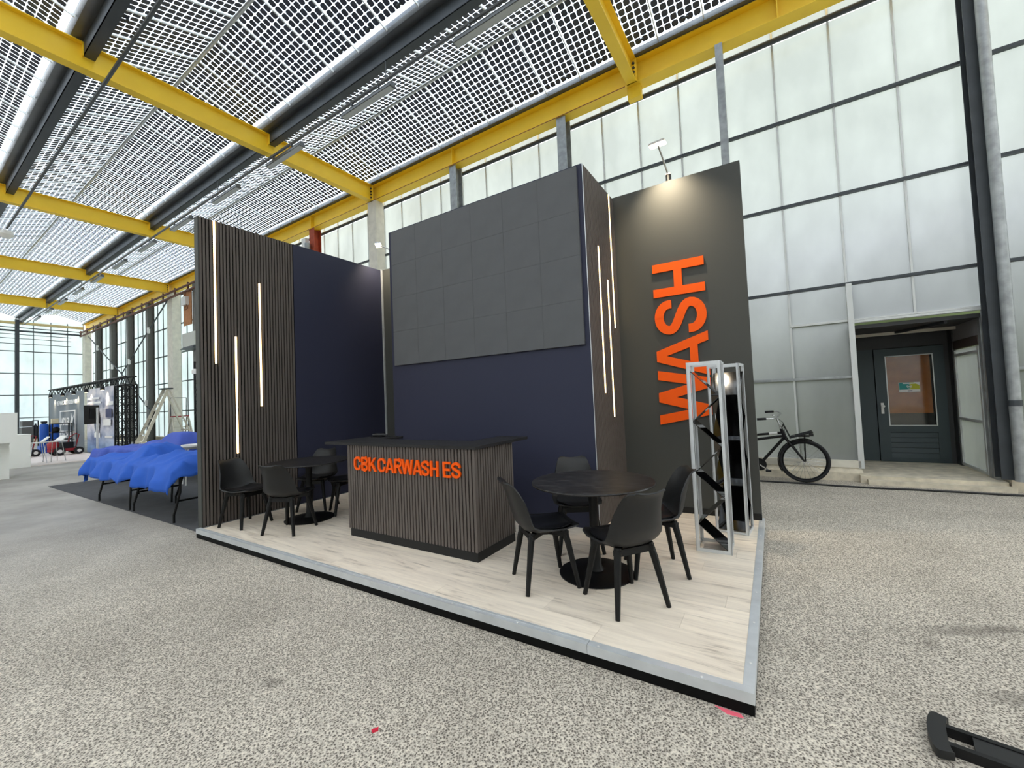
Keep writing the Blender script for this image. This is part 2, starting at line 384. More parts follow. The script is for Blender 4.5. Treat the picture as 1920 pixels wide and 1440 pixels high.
bpart('pipe_collar', MB().tube([(2.63,8.36,1.18),(2.63,8.36,1.26)], .067, 16), M_dark, wb, smooth=True)
# far stretch of the same wall
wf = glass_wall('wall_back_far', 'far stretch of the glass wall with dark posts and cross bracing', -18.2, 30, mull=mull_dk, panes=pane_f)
bpart('kerb', MB().box(-42.2,-18.2,8.62,9.0,0,.32), M_kerb, wf)
M_gpost = mat('grey_steel_post', rgb(112,111,106), .6, metal=.2, var=.1)
for u in (-19.8,-23.0,-29.25,-32.5,-35.7,-38.95): bpart('post', hpost(u, 7.76, .36, .3, 8.35), M_gpost, wf)
for u in (-25.95,-41.9): bpart('post', MB().box(u-.35,u+.35,8.2,8.55,0,7.76), M_conc, wf, label='pale concrete post')
for a,b in (((-26.2,8.2,7.4),(-33.55,8.2,4.1)),((-33.55,8.2,4.1),(-40.6,8.2,7.2)),((-28.5,8.2,1.6),(-33.55,8.2,4.1))):
    bpart('brace_rod', MB().tube([a,b], .035, 6), M_dark, wf)
for p in ((-28.83,6.16),(-32.03,4.72),(-35.23,4.67),(-38.35,6.18),(-29.3,2.2)):
    bpart('turnbuckle', MB().box(p[0]-.09,p[0]+.09,8.12,8.2,p[1]-.16,p[1]+.16), M_whitep, wf)
for z,r in ((7.62,.05),(7.36,.05)):
    bpart('rail_pipe', MB().tube([(-17.5,8.05,z),(-42.0,8.05,z)], r, 8), M_rust, wf, smooth=True)
for k in range(16):
    bpart('rail_hanger', MB().box(-18.6-k*1.55,-18.54-k*1.55,8.02,8.08,7.3,7.74), M_rust, wf)

# end wall at the far left
UE = -42.25
wl_ = bstruct('wall_left', 'far end wall of the hall, large frosted panes', 'glass wall')
ER = [0.3,1.69,3.2,4.65,6.12,7.7,8.26]
em = {}
for i in range(6):
    b = MB(); b.box(-.003,.003,-PW+.004+PW/2,PW/2-.004,.004,ER[i+1]-ER[i]-.004); b.mi = [1,1,1,0,1,1]
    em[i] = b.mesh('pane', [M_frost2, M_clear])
e_mull = MB().box(-.012,.035,-.016,.016,.3,8.26).mesh('mullion', M_dark)
for c in range(22):
    for i in range(6): link('pane', em[i], wl_, (UE, 8.26-(c+.5)*PW, ER[i]))
for c in range(23): link('mullion', e_mull, wl_, (UE, 8.26-c*PW, 0))
for i,z in enumerate(ER[1:-1]): bpart('transom', MB().box(UE,UE+.06,-9.4,8.26,z-.025,z+.025), M_dark, wl_)
for v in (5.12,-1.3): bpart('post', MB().box(UE+.08,UE+.3,v-.09,v+.09,0,8.2), M_dark, wl_)
bpart('kerb', MB().box(UE-.1,UE+.1,-9.4,8.6,0,.3), M_kerb, wl_)
bpart('end_beam', MB().box(UE+.1,UE+.25,-9.4,8.2,7.9,8.06), mat('weathered_beam', rgb(190,172,120), .7, var=.1), wl_)
bpart('heating_pipe', MB().tube([(UE+.25,-9.4,7.45),(UE+.25,8.1,7.45)], .06, 8), M_dark, wl_, smooth=True)
for z in (7.22,6.95,6.6): bpart('heating_pipe', MB().tube([(UE+.22,-9.4,z),(UE+.22,7.6,z)], .022, 6), M_dark, wl_)

wr_ = bstruct('wall_right', 'frosted glass end wall of the hall beside the viewer', 'glass wall')
wfr = bstruct('wall_front', 'frosted glass long wall of the hall behind the viewer', 'glass wall')
for i in range(6):
    z0, z1 = ROWS[i]+.02, ROWS[i+1]-.02
    b = MB().box(12.0,12.006,-9.4,8.7,z0,z1); b.mi = [1,1,1,1,1,0]; bpart('pane_band', b, [M_frost, M_clear], wr_)
    b = MB().box(-42.2,12.0,-9.406,-9.4,z0,z1); b.mi = [1,1,1,1,0,1]; bpart('pane_band', b, [M_frost, M_clear], wfr)
    bpart('transom', MB().box(11.95,12.02,-9.4,8.7,z1,z1+.04), M_dark, wr_); bpart('transom', MB().box(-42.2,12,-9.42,-9.35,z1,z1+.04), M_dark, wfr)
bpart('kerb', MB().box(11.9,12.1,-9.4,8.7,0,.32), M_kerb, wr_); bpart('kerb', MB().box(-42.2,12,-9.5,-9.3,0,.32), M_kerb, wfr)

# ------------------------------------------------------------------ the roof
ZB, ZT = 7.76, 8.24
BEAMS = [5.84, -2.16, -10.16, -18.16, -26.16, -34.16]
GUT = [5.16, 1.96, -1.24, -4.44]
ce = bstruct('ceiling', 'yellow steel frame and gutters that carry the glass roof', 'roof frame')
def ibeam_y(u, v0, v1, wd=.2):
    b = MB(); b.box(u-wd/2,u+wd/2,v0,v1,ZB,ZB+.018); b.box(u-wd/2,u+wd/2,v0,v1,ZT-.018,ZT); b.box(u-.006,u+.006,v0,v1,ZB+.018,ZT-.018); return b
for u in BEAMS:
    bm_ = bpart('roof_beam', ibeam_y(u, -9.4, 8.214), M_yellow, ce)
    bpart('end_plate', MB().box(u-.11,u+.11,8.19,8.214,ZB,ZT), M_yellow, bm_)
    for z in (7.86,7.95,8.04,8.13):
        for s in (-1,1): bpart('bolt', MB().tube([(u+s*.055,8.16,z),(u+s*.055,8.19,z)], .026, 6), M_dark, bm_)
gd = MB(); gd.box(-42.2,12,8.214,8.484,ZB,ZB+.018); gd.box(-42.2,12,8.214,8.484,ZT-.018,ZT); gd.box(-42.2,12,8.343,8.357,ZB+.018,ZT-.018)
gdo = bpart('edge_girder', gd, M_yellow, ce)
bpart('edge_line', MB().box(-42.2,-2.3,8.208,8.2139,ZB-.004,ZB+.01), M_redox, gdo)
for u in (-6.92,.3,-13.4): bpart('stiffener', MB().box(u-.008,u+.008,8.22,8.343,ZB+.018,ZT-.018), M_yellow, gdo)
bpart('stub', MB().box(-2.28,-2.02,8.3,8.44,7.52,ZB), M_yellow, ce)
def gutter(v):
    b = MB()
    # rounded trough
    prof = [(-.17,.10),(-.165,.03),(-.13,-.02),(-.07,-.035),(-.02,-.03),(.034,-.015)]
    prof2 = [(x+.006,z+.012) for x,z in prof]
    n = len(prof)
    for a,bb in ((0,1),):
        pass
    vs = [(-42.2,v+x,8.30+z) for x,z in prof]+[(12,v+x,8.30+z) for x,z in prof]
    vs += [(-42.2,v+x,8.30+z) for x,z in prof2]+[(12,v+x,8.30+z) for x,z in prof2]
    fs = []
    for i in range(n-1): fs += [(i,i+1,n+i+1,n+i),(2*n+i,3*n+i,3*n+i+1,2*n+i+1)]
    b.add(vs, fs); return b
for gi,v in enumerate(GUT):
    g = bpart('gutter', gutter(v), M_gut, ce, smooth=True)
    for k in range(len(BEAMS)):
        a = BEAMS[k]-.02; e_ = (BEAMS[k+1]+.02) if k+1 < len(BEAMS) else -42.2
        ch = MB(); ch.box(e_,a,v+.03,v+.044,8.02,8.36); ch.box(e_,a,v+.03,v+.19,8.02,8.034); ch.box(e_,a,v+.176,v+.19,8.034,8.33)
        bpart('gutter_channel', ch, M_dark, g)
        bpart('bracket', MB().box(BEAMS[k]+.006,BEAMS[k]+.1,v+.016,v+.03,8.0,8.24), M_yellow, g)
bpart('gutter', MB().box(-42.2,12,8.12,8.15,8.25,8.36).box(-42.2,12,8.15,8.46,8.25,8.265), M_gut, ce)

# panels with cells
ZE, ZR = 8.31, 8.75
def cell_poly(cu, cs, a=.113, ch=.03):
    h = a/2; return [(cu-h+ch,cs-h),(cu+h-ch,cs-h),(cu+h-ch*.3,cs-h+ch*.3),(cu+h,cs-h+ch),(cu+h,cs+h-ch),(cu+h-ch*.3,cs+h-ch*.3),(cu+h-ch,cs+h),(cu-h+ch,cs+h),(cu-h+ch*.3,cs+h-ch*.3),(cu-h,cs+h-ch),(cu-h,cs-h+ch),(cu-h+ch*.3,cs-h+ch*.3)]
def cells2d(length, sx=1):
    out = []
    pv = .1225
    for r in range(11):
        s = length-.035-pv*(r+.5)
        if s < .1: break
        for c in range(6): out.append((-.3175+.127*c, s))
    return out
random.seed(4)
def slope(v_e, v_r, u_hi, n, name, label):
    root = bstruct(name, label, 'roof')
    dv, dz = v_r-v_e, ZR-ZE; Ls = math.hypot(dv, dz); ev = (dv/Ls, dz/Ls); nv = (-dz/Ls, dv/Ls) if dv > 0 else (dz/Ls, -dv/Ls)
    def P(u,s,h): return (u, ev[0]*s+nv[0]*h, ev[1]*s+nv[1]*h)
    gb = MB(); gb.hexa([P(-.39,.0,.006),P(.39,.0,.006),P(.39,Ls-.03,.006),P(-.39,Ls-.03,.006),P(-.39,.0,.013),P(.39,.0,.013),P(.39,Ls-.03,.013),P(-.39,Ls-.03,.013)])
    gme = gb.mesh('solar_panel', M_roofglass)
    cb = MB()
    for (cu,cs) in cells2d(Ls):
        poly = cell_poly(cu, cs)
        cb.add([P(a,b,.004) for a,b in poly], [tuple(range(12))])
    cb.box(0,0,0,0,0,0) if False else None
    cme = cb.mesh('solar_cells', M_cell)
    jb = MB(); c0 = P(.12,.17,-.012); jb.box(c0[0]-.05,c0[0]+.05,c0[1]-.02,c0[1]+.02,c0[2]-.012,c0[2]+.012)
    jme = jb.mesh('junction_box', M_dark)
    rb = MB(); rb.hexa([P(-.009,-.02,-.03),P(.009,-.02,-.03),P(.009,Ls,-.03),P(-.009,Ls,-.03),P(-.009,-.02,.02),P(.009,-.02,.02),P(.009,Ls,.02),P(-.009,Ls,.02)])
    rme = rb.mesh('glazing_bar', M_aluw)
    for k in range(n):
        pn = link('solar_panel', gme, root, (u_hi-(k+.5)*PW, v_e, ZE))
        link('solar_cells', cme, pn)
        if k < 14: link('junction_box', jme, pn)
    for k in range(n+1): link('glazing_bar', rme, root, (u_hi-k*PW, v_e, ZE))
    return root
UH = 1.6; NP = 54
G2 = .17
slope(8.14, 6.73, UH, NP, 'ceiling_slope', 'solar glass roof slope just above the edge girder')
slope(5.16+.2, 6.73, UH, NP, 'ceiling_slope', 'solar glass roof slope facing it across the first ridge')
slope(5.16-.18, 3.55, UH, NP, 'ceiling_slope', 'solar glass roof slope beyond the first gutter')
slope(1.96+.2, 3.55, UH, NP, 'ceiling_slope', 'solar glass roof slope between second gutter and second ridge')
slope(1.96-.18, .36, UH, NP, 'ceiling_slope', 'solar glass roof slope past the second gutter, top of view')
for v in (6.73,3.55,.36): bpart('ridge_bar', MB().box(-42.2,UH,v-.035,v+.035,ZR-.02,ZR+.03).box(-42.2,UH,v-.012,v+.012,ZR-.05,ZR-.02), M_aluw, ce)
# the rest of the roof, out of view: same cells in one mesh
cb = MB(); gb = MB()
def slope_far(v_e, v_r, u_hi, n):
    dv, dz = v_r-v_e, ZR-ZE; Ls = math.hypot(dv, dz); ev = (dv/Ls, dz/Ls)
    base = cells2d(Ls)
    for k in range(n):
        uc = u_hi-(k+.5)*PW
        for (cu,cs) in base:
            h = .0545
            cb.add([(uc+cu+a*h, v_e+ev[0]*(cs+b*h), ZE+ev[1]*(cs+b*h)) for a,b in ((-1,-.5),(-.5,-1),(.5,-1),(1,-.5),(1,.5),(.5,1),(-.5,1),(-1,.5))], [tuple(range(8))])
for a,b in ((8.14,6.73),(5.36,6.73),(4.98,3.55),(2.16,3.55),(1.78,.36)): slope_far(a, b, 12.0, 13)
for a,b in ((-1.04,.36),(-1.42,-2.84),(-4.24,-2.84),(-4.62,-6.04),(-7.44,-6.04)): slope_far(a, b, 12.0, 67)
rf = cb.mesh('ceiling_beyond', M_cell)
ro = link('ceiling_beyond', rf, None, (0,0,0), TH); tag(ro, 'rest of the solar cell roof behind the viewer', 'roof', kind='stuff')

# lamps on their trunking, under the first gutter
ln = thing('lamp_trunking', 'grey trunking pipe hung beneath the gutter, carrying the strip lamps', 'trunking', (0,0,0), TH)
bpart('pipe', MB().tube([(2.5,5.2,7.66),(-40.5,5.2,7.66)], .03, 8), M_gut, ln, smooth=True)
for k in range(6): bpart('hanger', MB().tube([(-5.9-7.0*k,5.2,7.66),(-5.9-7.0*k,5.2,8.05)], .01, 6), M_gut, ln)
where = ['nearest the viewer, cut by the photo top','above the tall slatted tower','crossing the first full yellow beam','second past the first full yellow beam','just before the second yellow beam','above the slatted wall top','hung before the third yellow beam','hung across the third yellow beam','past the third yellow beam','near the fourth yellow beam','in the last bay but one','in the last bay, by the end wall']
for k in range(12):
    uc = -3.5-3.02*k
    f = thing('strip_lamp', 'unlit grey strip lamp '+where[k], 'strip lamp', (uc*math.cos(TH)-5.25*math.sin(TH), uc*math.sin(TH)+5.25*math.cos(TH), 7.5), TH, group='strip lamps under the gutter')
    hb = MB(); hb.hexa([(-.75,-.07,0),(.75,-.07,0),(.75,.07,0),(-.75,.07,0),(-.75,-.04,.1),(.75,-.04,.1),(.75,.04,.1),(-.75,.04,.1)])
    part('housing', hb, M_gut, f, wl=False)
    part('diffuser', MB().box(-.72,.72,-.055,.055,-.012,0), mat('grey_diffuser', rgb(176,178,176), .4), f, wl=False)
    for cx in (-.4,.4): part('clip', MB().box(cx-.02,cx+.02,-.07,-.03,.1,.135), M_gut, f, wl=False)
cn = thing('conduit', 'dark conduit running under the roof with a bulkhead lamp at its end', 'conduit', (0,0,0), TH)
bpart('pipe', MB().tube([(3,2.24,7.6),(-20.1,2.24,7.6)], .03, 8), M_dark, cn, smooth=True)
bpart('lamp_head', MB().lathe([(.05,0),(.16,-.05),(.18,-.16),(.1,-.26)], (-20.3,2.24,7.6), 12), M_whitep, cn, smooth=True)

# ------------------------------------------------------------------ door recess
rc = bstruct('wall_recess', 'recessed dark porch around the grey door', 'porch')
VD = 10.2
bpart('threshold_slab', MB().box(.98,2.56,8.52,10.4,0,.12), M_kerb, rc)
bpart('threshold_step', MB().box(1.06,2.6,8.40,8.52,0,.07), M_kerb, rc)
bpart('porch_ceiling', MB().box(.95,2.6,8.8,10.4,2.47,2.53), M_doorwall, rc)
bpart('ceiling_beam', MB().bar((1.15,9.85,2.44),(2.5,9.85,2.44),.05,.05), M_conc, rc)
bpart('ceiling_beam', MB().bar((1.75,9.8,2.445),(2.15,8.85,2.445),.04,.04), M_dark, rc)
bpart('back_wall', MB().box(.95,1.22,VD,VD+.08,.12,2.5).box(1.22,2.6,VD,VD+.08,2.2,2.5).box(2.42,2.6,VD,VD+.08,.12,2.2), M_doorwall, rc)
bpart('side_wall', MB().box(.94,.98,8.8,10.3,0,2.5), M_doorwall, rc)
bpart('side_post', MB().box(2.5,2.56,8.85,8.95,.12,2.5), M_galv, rc)
bpart('side_post', MB().box(2.48,2.56,10.0,10.2,.12,2.5), M_doorwall, rc)
bpart('side_board', MB().box(2.5,2.55,8.95,10.0,2.22,2.47), mat('pale_board', rgb(150,148,150), .6), rc)
bpart('side_board', MB().box(2.49,2.55,8.95,10.0,2.08,2.22), mat('brown_board', rgb(74,62,58), .7), rc)
w1 = bstruct('window_1', 'narrow frosted side window of the porch, right of the door', 'window')
bpart('frame', MB().box(2.49,2.54,8.95,9.0,.14,2.06).box(2.49,2.54,9.95,10.0,.14,2.06).box(2.49,2.54,9.0,9.95,1.96,2.0).box(2.49,2.54,9.0,9.95,.9,.94).box(2.49,2.54,9.0,9.95,.14,.18), M_aluw, w1)
for z0,z1 in ((.18,.9),(.94,1.96),(2.0,2.07)):
    b = MB().box(2.51,2.52,9.0,9.95,z0,z1); b.mi = [1,1,1,1,1,0]; bpart('pane', b, [M_frost, M_clear], w1)
dr = bstruct('door_1', 'grey-green door with a boarded window and louvred lower half', 'door')
bpart('fixed_panel', MB().box(1.22,1.475,VD,VD+.05,.12,2.2), M_door, dr)
lf = MB()
lf.box(1.485,1.64,VD-.03,VD+.03,.125,2.19); lf.box(2.27,2.415,VD-.03,VD+.03,.125,2.19); lf.box(1.64,2.27,VD-.03,VD+.03,2.05,2.19); lf.box(1.64,2.27,VD-.03,VD+.03,.66,.78); lf.box(1.64,2.27,VD-.03,VD+.03,.125,.2)
leaf = bpart('leaf', lf, M_door, dr)
for k in range(5):
    z = .2+.092*k; bpart('louvre', MB().hexa([(1.64,VD-.024,z),(2.27,VD-.024,z),(2.27,VD+.02,z+.005),(1.64,VD+.02,z+.005),(1.64,VD-.006,z+.086),(2.27,VD-.006,z+.086),(2.27,VD+.02,z+.086),(1.64,VD+.02,z+.086)]), M_door, dr)
bpart('glazing', MB().box(1.645,2.265,VD-.004,VD+.004,.785,2.045), clear_glass('door_glass', (.9,.92,.9,1), .055), dr)
bpart('glazing_bead', MB().box(1.635,1.65,VD-.034,VD-.02,.775,2.055).box(2.26,2.275,VD-.034,VD-.02,.775,2.055).box(1.65,2.26,VD-.034,VD-.02,.775,.79).box(1.65,2.26,VD-.034,VD-.02,2.04,2.055), M_aluw, dr)
bpart('chipboard', MB().box(1.66,2.24,VD+.02,VD+.035,1.0,2.05), M_chip, dr, label='brown chipboard behind the glass')
bpart('added_light_block', MB().box(.96,2.58,VD+.12,VD+.14,.05,2.5), M_black, dr)  # added black sheet behind the door, keeps outside light from leaking round the leaf
hd = bpart('handle_plate', MB().box(1.535,1.575,VD-.045,VD-.03,1.0,1.2), M_whitep, dr, label='white handle plate')
bpart('knob', MB().lathe([(.012,0),(.012,.03),(.026,.035),(.026,.055),(.01,.06)], (0,0,0), 12), M_whitep, hd).matrix_local = Matrix.Translation((1.558,VD-.045,1.14)) @ Matrix.Rotation(PI/2,4,'X')
nt_ = thing('door_notice', 'small teal and lime notice stuck on the door glass', 'notice', (0,0,0), TH)
zc = 1.5
bpart('paper', MB().box(1.805,2.085,VD-.014,VD-.008,1.385,1.56), M_whitep, nt_)
bpart('print', MB().add([(1.81,VD-.0145,1.43),(1.95,VD-.0145,1.43),(1.95,VD-.0145,1.556),(1.81,VD-.0145,1.556)], [(0,1,2,3)]), M_teal, nt_)
bpart('print', MB().add([(1.95,VD-.0142,1.43),(2.08,VD-.0142,1.43),(2.08,VD-.0142,1.5),(2.0,VD-.0142,1.556),(1.95,VD-.0142,1.556)], [(0,1,2,3,4)]), M_lime, nt_)
rg = MB(); rg.tube([(1.945+.033*math.cos(t*PI/8),VD-.015,1.485+.03*math.sin(t*PI/8)) for t in range(16)], .004, 5, closed=True); rg.box(1.918,1.972,VD-.017,VD-.0143,1.479,1.491); rg.box(1.86,2.03,VD-.016,VD-.0143,1.532,1.546)
bpart('emblem', rg, M_text, nt_)
bpart('print', MB().box(1.92,1.98,VD-.016,VD-.0141,1.4,1.414), M_dark, nt_)

# ------------------------------------------------------------------ the stand: platform
PH = 0.108
X0, X1, Y0, Y1 = -6.185, -0.152, 2.292, 5.44
pf = thing('stand_platform', 'low exhibition platform with pale oak planks and aluminium edge', 'platform', (X0, Y0, 0))
part('deck', MB().box(X0+.05,X1-.05,Y0+.05,Y1,.03,.0995), M_skirt, pf)
random.seed(7)
pw, plen = .192, 1.285
y = Y0+.052; row = 0
pl_cache = {}
while y < Y1-.01:
    wdt = min(pw, Y1-y)
    x = X0+.052 - [0, .43, .86, .2, .64][row % 5]
    while x < X1-.052:
        a = max(x, X0+.052); b = min(x+plen, X1-.052)
        if b-a > .01:
            key = (round(b-a,3), round(wdt,3))
            if key not in pl_cache:
                pl_cache[key] = MB().box(.0006,b-a-.0006,.0006,wdt-.0006,0,.0085).mesh('plank', WOOD)
            link('plank', pl_cache[key], pf, (a-X0, y-Y0, .0995))
        x += plen
    y += pw; row += 1
part('edge_trim', MB().box(X0,-1.0,Y0,Y0+.052,.056,PH+.002).box(X0,-1.0,Y0+.03,Y0+.052,PH+.002,PH+.004), M_alu, pf, label='aluminium front edge')
part('edge_trim', MB().box(-.998,X1-.0,Y0,Y0+.052,.056,PH+.002), M_alu, pf)
part('edge_trim', MB().box(X1-.052,X1,Y0+.053,Y1,.056,PH+.002), M_alu, pf, label='aluminium side edge')
part('skirt', MB().box(X0+.004,X1-.004,Y0+.004,Y0+.03,0,.056).box(X1-.03,X1-.004,Y0+.03,Y1,0,.056).box(X0+.004,X0+.03,Y0+.03,Y1,0,.056), M_skirt, pf, label='black skirt below the edge')
scr = MB().lathe([(.0065,0),(.0055,.0025)], (0,0,0), 8).mesh('screw', M_whitep)
for k in range(11): link('screw', scr, pf, (.3+k*.55, .016, PH+.002))
for k in range(7): link('screw', scr, pf, (X1-X0-.026, .25+k*.45, PH+.002))

SLW, SLP, SLT = .0262, .0402, .012
def slat_mesh(h, axis):
    b = MB()
    if axis == 'y': b.box(0,SLT,-SLW/2,SLW/2,0,h)       # wall faces +x
    else: b.box(-SLW/2,SLW/2,-SLT,0,0,h)                # wall faces -y
    return b.mesh('slat', M_slat)
def led_strip(parent, x, yy, z0, z1, width=.02):
    part('led_strip', MB().box(x-.004,x+.014,yy-width/2,yy+width/2,z0,z1), M_led, parent, label='glowing warm white light strip')

# left partition: slats, then navy board
WT = 4.108
lw = thing('stand_partition', 'side partition of the stand, dark slats with three light strips, then navy board', 'partition', (-6.19, 2.36, PH))
XL = -6.192
part('core', MB().box(XL-.075,XL,2.362,5.33,PH,WT), M_anthr, lw)
part('felt_backing', MB().box(XL,XL+.008,2.365,3.612,PH,WT-.004), M_felt, lw)
part('navy_board', MB().box(XL,XL+.02,3.615,5.325,PH,WT), M_navy, lw, label='plain navy board')
part('end_trim', MB().box(XL-.08,XL+.02,2.352,2.364,PH,WT), M_anthr, lw)
sm = slat_mesh(WT-PH-.004, 'y')
leds = {2.53:(2.195,WT-.004), 2.77:(.985,2.575), 3.095:(1.61,3.38)}
for k in range(31):
    yy = 2.382+k*SLP
    hit = [q for q in leds if abs(q-yy) < SLP/2+.001]
    if hit:
        z0,z1 = leds[hit[0]]; led_strip(lw, XL+.008, yy, z0, z1); leds[yy] = leds.pop(hit[0])
        if z0 > PH+.02: part('slat', MB().box(XL+.008,XL+.02,yy-SLW/2,yy+SLW/2,PH,z0-.01), M_slat, lw)
        if z1 < WT-.02: part('slat', MB().box(XL+.008,XL+.02,yy-SLW/2,yy+SLW/2,z1+.01,WT-.004), M_slat, lw)
    else: link('slat', sm, lw, (XL+.008-lw.location.x, yy-lw.location.y, 0))

# rear walls
rw = thing('stand_partition', 'narrow anthracite rear partition in the corner behind the navy board', 'partition', (-5.4, 5.33, PH))
part('board', MB().box(-6.26,-4.6,5.335,5.40,PH,WT), M_anthr, rw)
part('corner_post', MB().box(-6.168,-6.14,5.31,5.335,PH,WT+.01), M_alu, rw)
ww = thing('stand_partition', 'tall anthracite partition carrying the big orange WASH lettering', 'partition', (-.93, 5.35, PH))
part('board', MB().box(-1.70,-.175,5.34,5.43,PH,4.165), M_anthr, ww)
part('base_strip', MB().box(-1.64,-.175,5.33,5.34,PH,PH+.07), M_kick, ww)

# letters
def arc(cx, cy, rx, ry, a0, a1, n=9): return [(cx+rx*math.cos(a0+(a1-a0)*k/n), cy+ry*math.sin(a0+(a1-a0)*k/n)) for k in range(n+1)]
def ribbon(pts, t):
    m = len(pts); L_ = []; R_ = []
    for i in range(m):
        a = Vector(pts[max(i-1,0)]); b = Vector(pts[min(i+1,m-1)]); d = (b-a).normalized(); n = Vector((-d.y,d.x))
        k = 1.0
        if 0 < i < m-1:
            d1 = (Vector(pts[i])-a).normalized(); k = 1/max(.5, d1.dot(d))
        L_.append(Vector(pts[i])+n*t/2*k); R_.append(Vector(pts[i])-n*t/2*k)
    return [[R_[i],R_[i+1],L_[i+1],L_[i]] for i in range(m-1)]
def bez(p0,p1,p2,p3,n=10):
    o = []
    for k in range(n+1):
        t = k/n; s = 1-t
        o.append((s**3*p0[0]+3*s*s*t*p1[0]+3*s*t*t*p2[0]+t**3*p3[0], s**3*p0[1]+3*s*s*t*p1[1]+3*s*t*t*p2[1]+t**3*p3[1]))
    return o
def rect(x0,x1,y0,y1): return [(x0,y0),(x1,y0),(x1,y1),(x0,y1)]
def glyph(c, W, t):
    """polygons of a bold letter, cap height 1, width W, stroke t"""
    h = t/2
    if c == 'H': return [rect(0,t,0,1), rect(W-t,W,0,1), rect(t,W-t,.5-h*.9,.5+h*.9)]
    if c == 'E': return [rect(0,t,0,1), rect(t,W,0,t*.9), rect(t,W,1-t*.9,1), rect(t,W*.94,.5-h*.85,.5+h*.85)]
    if c == 'A':
        m = W/2; k = t*.62; q = t*1.08
        L_ = [(0,0),(q,0),(m+.02,1-.06),(m+.02,1),(m-k,1)]
        cw = lambda z: (m-k)*z
        zb = .2
        return [[(0,0),(q,0),(m,.80),(m,1),(m-k,1)], [(W-q,0),(W,0),(m+k,1),(m,1),(m,.80)], [(q+(m-q)*zb/.8*.92,zb),(W-q-(m-q)*zb/.8*.92,zb),(W-q-(m-q)*(zb+t*.85)/.8,zb+t*.85),(q+(m-q)*(zb+t*.85)/.8,zb+t*.85)]]
    if c == 'W':
        q = t*.98; b1 = W*.26; b2 = W*.74; m = W/2; k = t*.55
        def leg(xt, xb, flip=False): return [(xb-k,0),(xb+k,0),(xt+k,1),(xt-k,1)]
        return [leg(k,b1), leg(m,b1+.0), leg(m,b2), leg(W-k,b2)]
    if c == 'K': return [rect(0,t,0,1), [(t,.30),(t,.53),(W-t*1.2,1),(W,1)], [(t+.10,.50),(t+.10+t*.62,.66),(W+.02,0),(W-t*1.2,0)]]
    if c == 'C':
        r = (W-t)/2; rr = min(r*1.1,.26)
        p = [(W-h,.605)]+arc(W/2,1-h-rr,r,rr,0,PI,12)+arc(W/2,h+rr,r,rr,PI,2*PI,12)+[(W-h,.395)]
        return ribbon(p, t)
    if c == 'S':
        r = (W-t)/2; rr = .205
        p = [(W-h,.655)]+arc(W/2,1-h-rr,r,rr,0,PI,12)
        p += bez((h,1-h-rr),(h,.52),(W-h,.50),(W-h,h+rr),12)[1:]
        p += arc(W/2,h+rr,r,rr,0,-PI,12)[1:]+[(h,.345)]
        return ribbon(p, t)
    if c in 'BR':
        o = [rect(0,t,0,1)]
        def bowl(ya, yb):
            rr = (yb-ya)/2-h*.9; cy = (ya+yb)/2; cx = W-h-rr*.9
            return ribbon([(t,yb-h*.9),(cx,yb-h*.9)]+arc(cx,cy,rr*.9,rr,PI/2,-PI/2,10)+[(cx,ya+h*.9),(t,ya+h*.9)], t*.95)
        if c == 'B': return o+bowl(.47,1)+bowl(0,.55)
        return o+bowl(.43,1)+[[(W*.42,.45),(W*.42+t,.45),(W+.02,0),(W-t*1.05,0)]]
def letter(parent, c, place, wdt, height, t, depth, name='letter'):
    b = MB()
    for k,poly in enumerate(glyph(c, wdt/height, t)): b.prism([tuple(q) for q in poly], lambda u,v: place(u*height,v*height,0), lambda u,v,k=k: place(u*height,v*height,depth+(k%7)*.00025))
    return part(name, b, M_orange, parent, fixn=True, label='orange letter '+c)
for c,z0,z1 in (('W',1.166,1.832),('A',1.745,2.268),('S',2.268,2.69),('H',2.742,3.155)):
    letter(ww, c, lambda u,v,d,z0=z0: (-.603-v, 5.338-.004-d, z0+u), z1-z0, .59, .175, .018)

# LED tower
tw = thing('screen_tower', 'deep navy tower that holds the screen, its side clad in dark slats', 'tower', (-3.2, 4.29, PH))
YT = 4.30; XR = -1.672; TT = 4.15
part('front_board', MB().box(-4.79,XR,YT,YT+.03,PH,TT), M_navy, tw)
part('left_side', MB().box(-4.79,-4.76,YT+.03,5.335,PH,TT), M_navy, tw)
part('right_core', MB().box(XR-.03,XR,YT+.03,5.335,PH,TT), M_anthr, tw)
part('felt_backing', MB().box(XR,XR+.008,YT+.01,5.333,PH,TT-.004), M_felt, tw)
part('corner_trim', MB().box(XR-.002,XR+.02,YT-.001,YT+.012,PH,TT), M_navy, tw)
part('edge_profile', MB().box(XR+.014,XR+.021,YT-.005,YT-.001,PH,TT), M_alu, tw)
part('top_cap', MB().box(-4.79,XR,YT,5.335,TT,TT+.004), M_navy, tw)
sm2 = slat_mesh(TT-PH-.004, 'y')
leds2 = {5.19:(2.41,TT-.004), 4.69:(1.585,3.33), 4.985:(1.29,2.985)}
for k in range(26):
    yy = YT+.03+k*SLP
    hit = [q for q in leds2 if abs(q-yy) < SLP/2+.001]
    if hit:
        z0,z1 = leds2.pop(hit[0]); led_strip(tw, XR+.008, yy, z0, z1)
        part('slat', MB().box(XR+.008,XR+.02,yy-SLW/2,yy+SLW/2,PH,z0-.01), M_slat, tw)
        if z1 < TT-.02: part('slat', MB().box(XR+.008,XR+.02,yy-SLW/2,yy+SLW/2,z1+.01,TT-.004), M_slat, tw)
    else: link('slat', sm2, tw, (XR+.008-tw.location.x, yy-tw.location.y, 0))
ls = thing('led_screen', 'large dark switched-off screen wall of square modules', 'screen', (-3.217, YT, 2.127))
random.seed(11)
mod = MB().box(.0008,.4992,-.03,0,.0008,.4992).mesh('screen_module', M_screen)
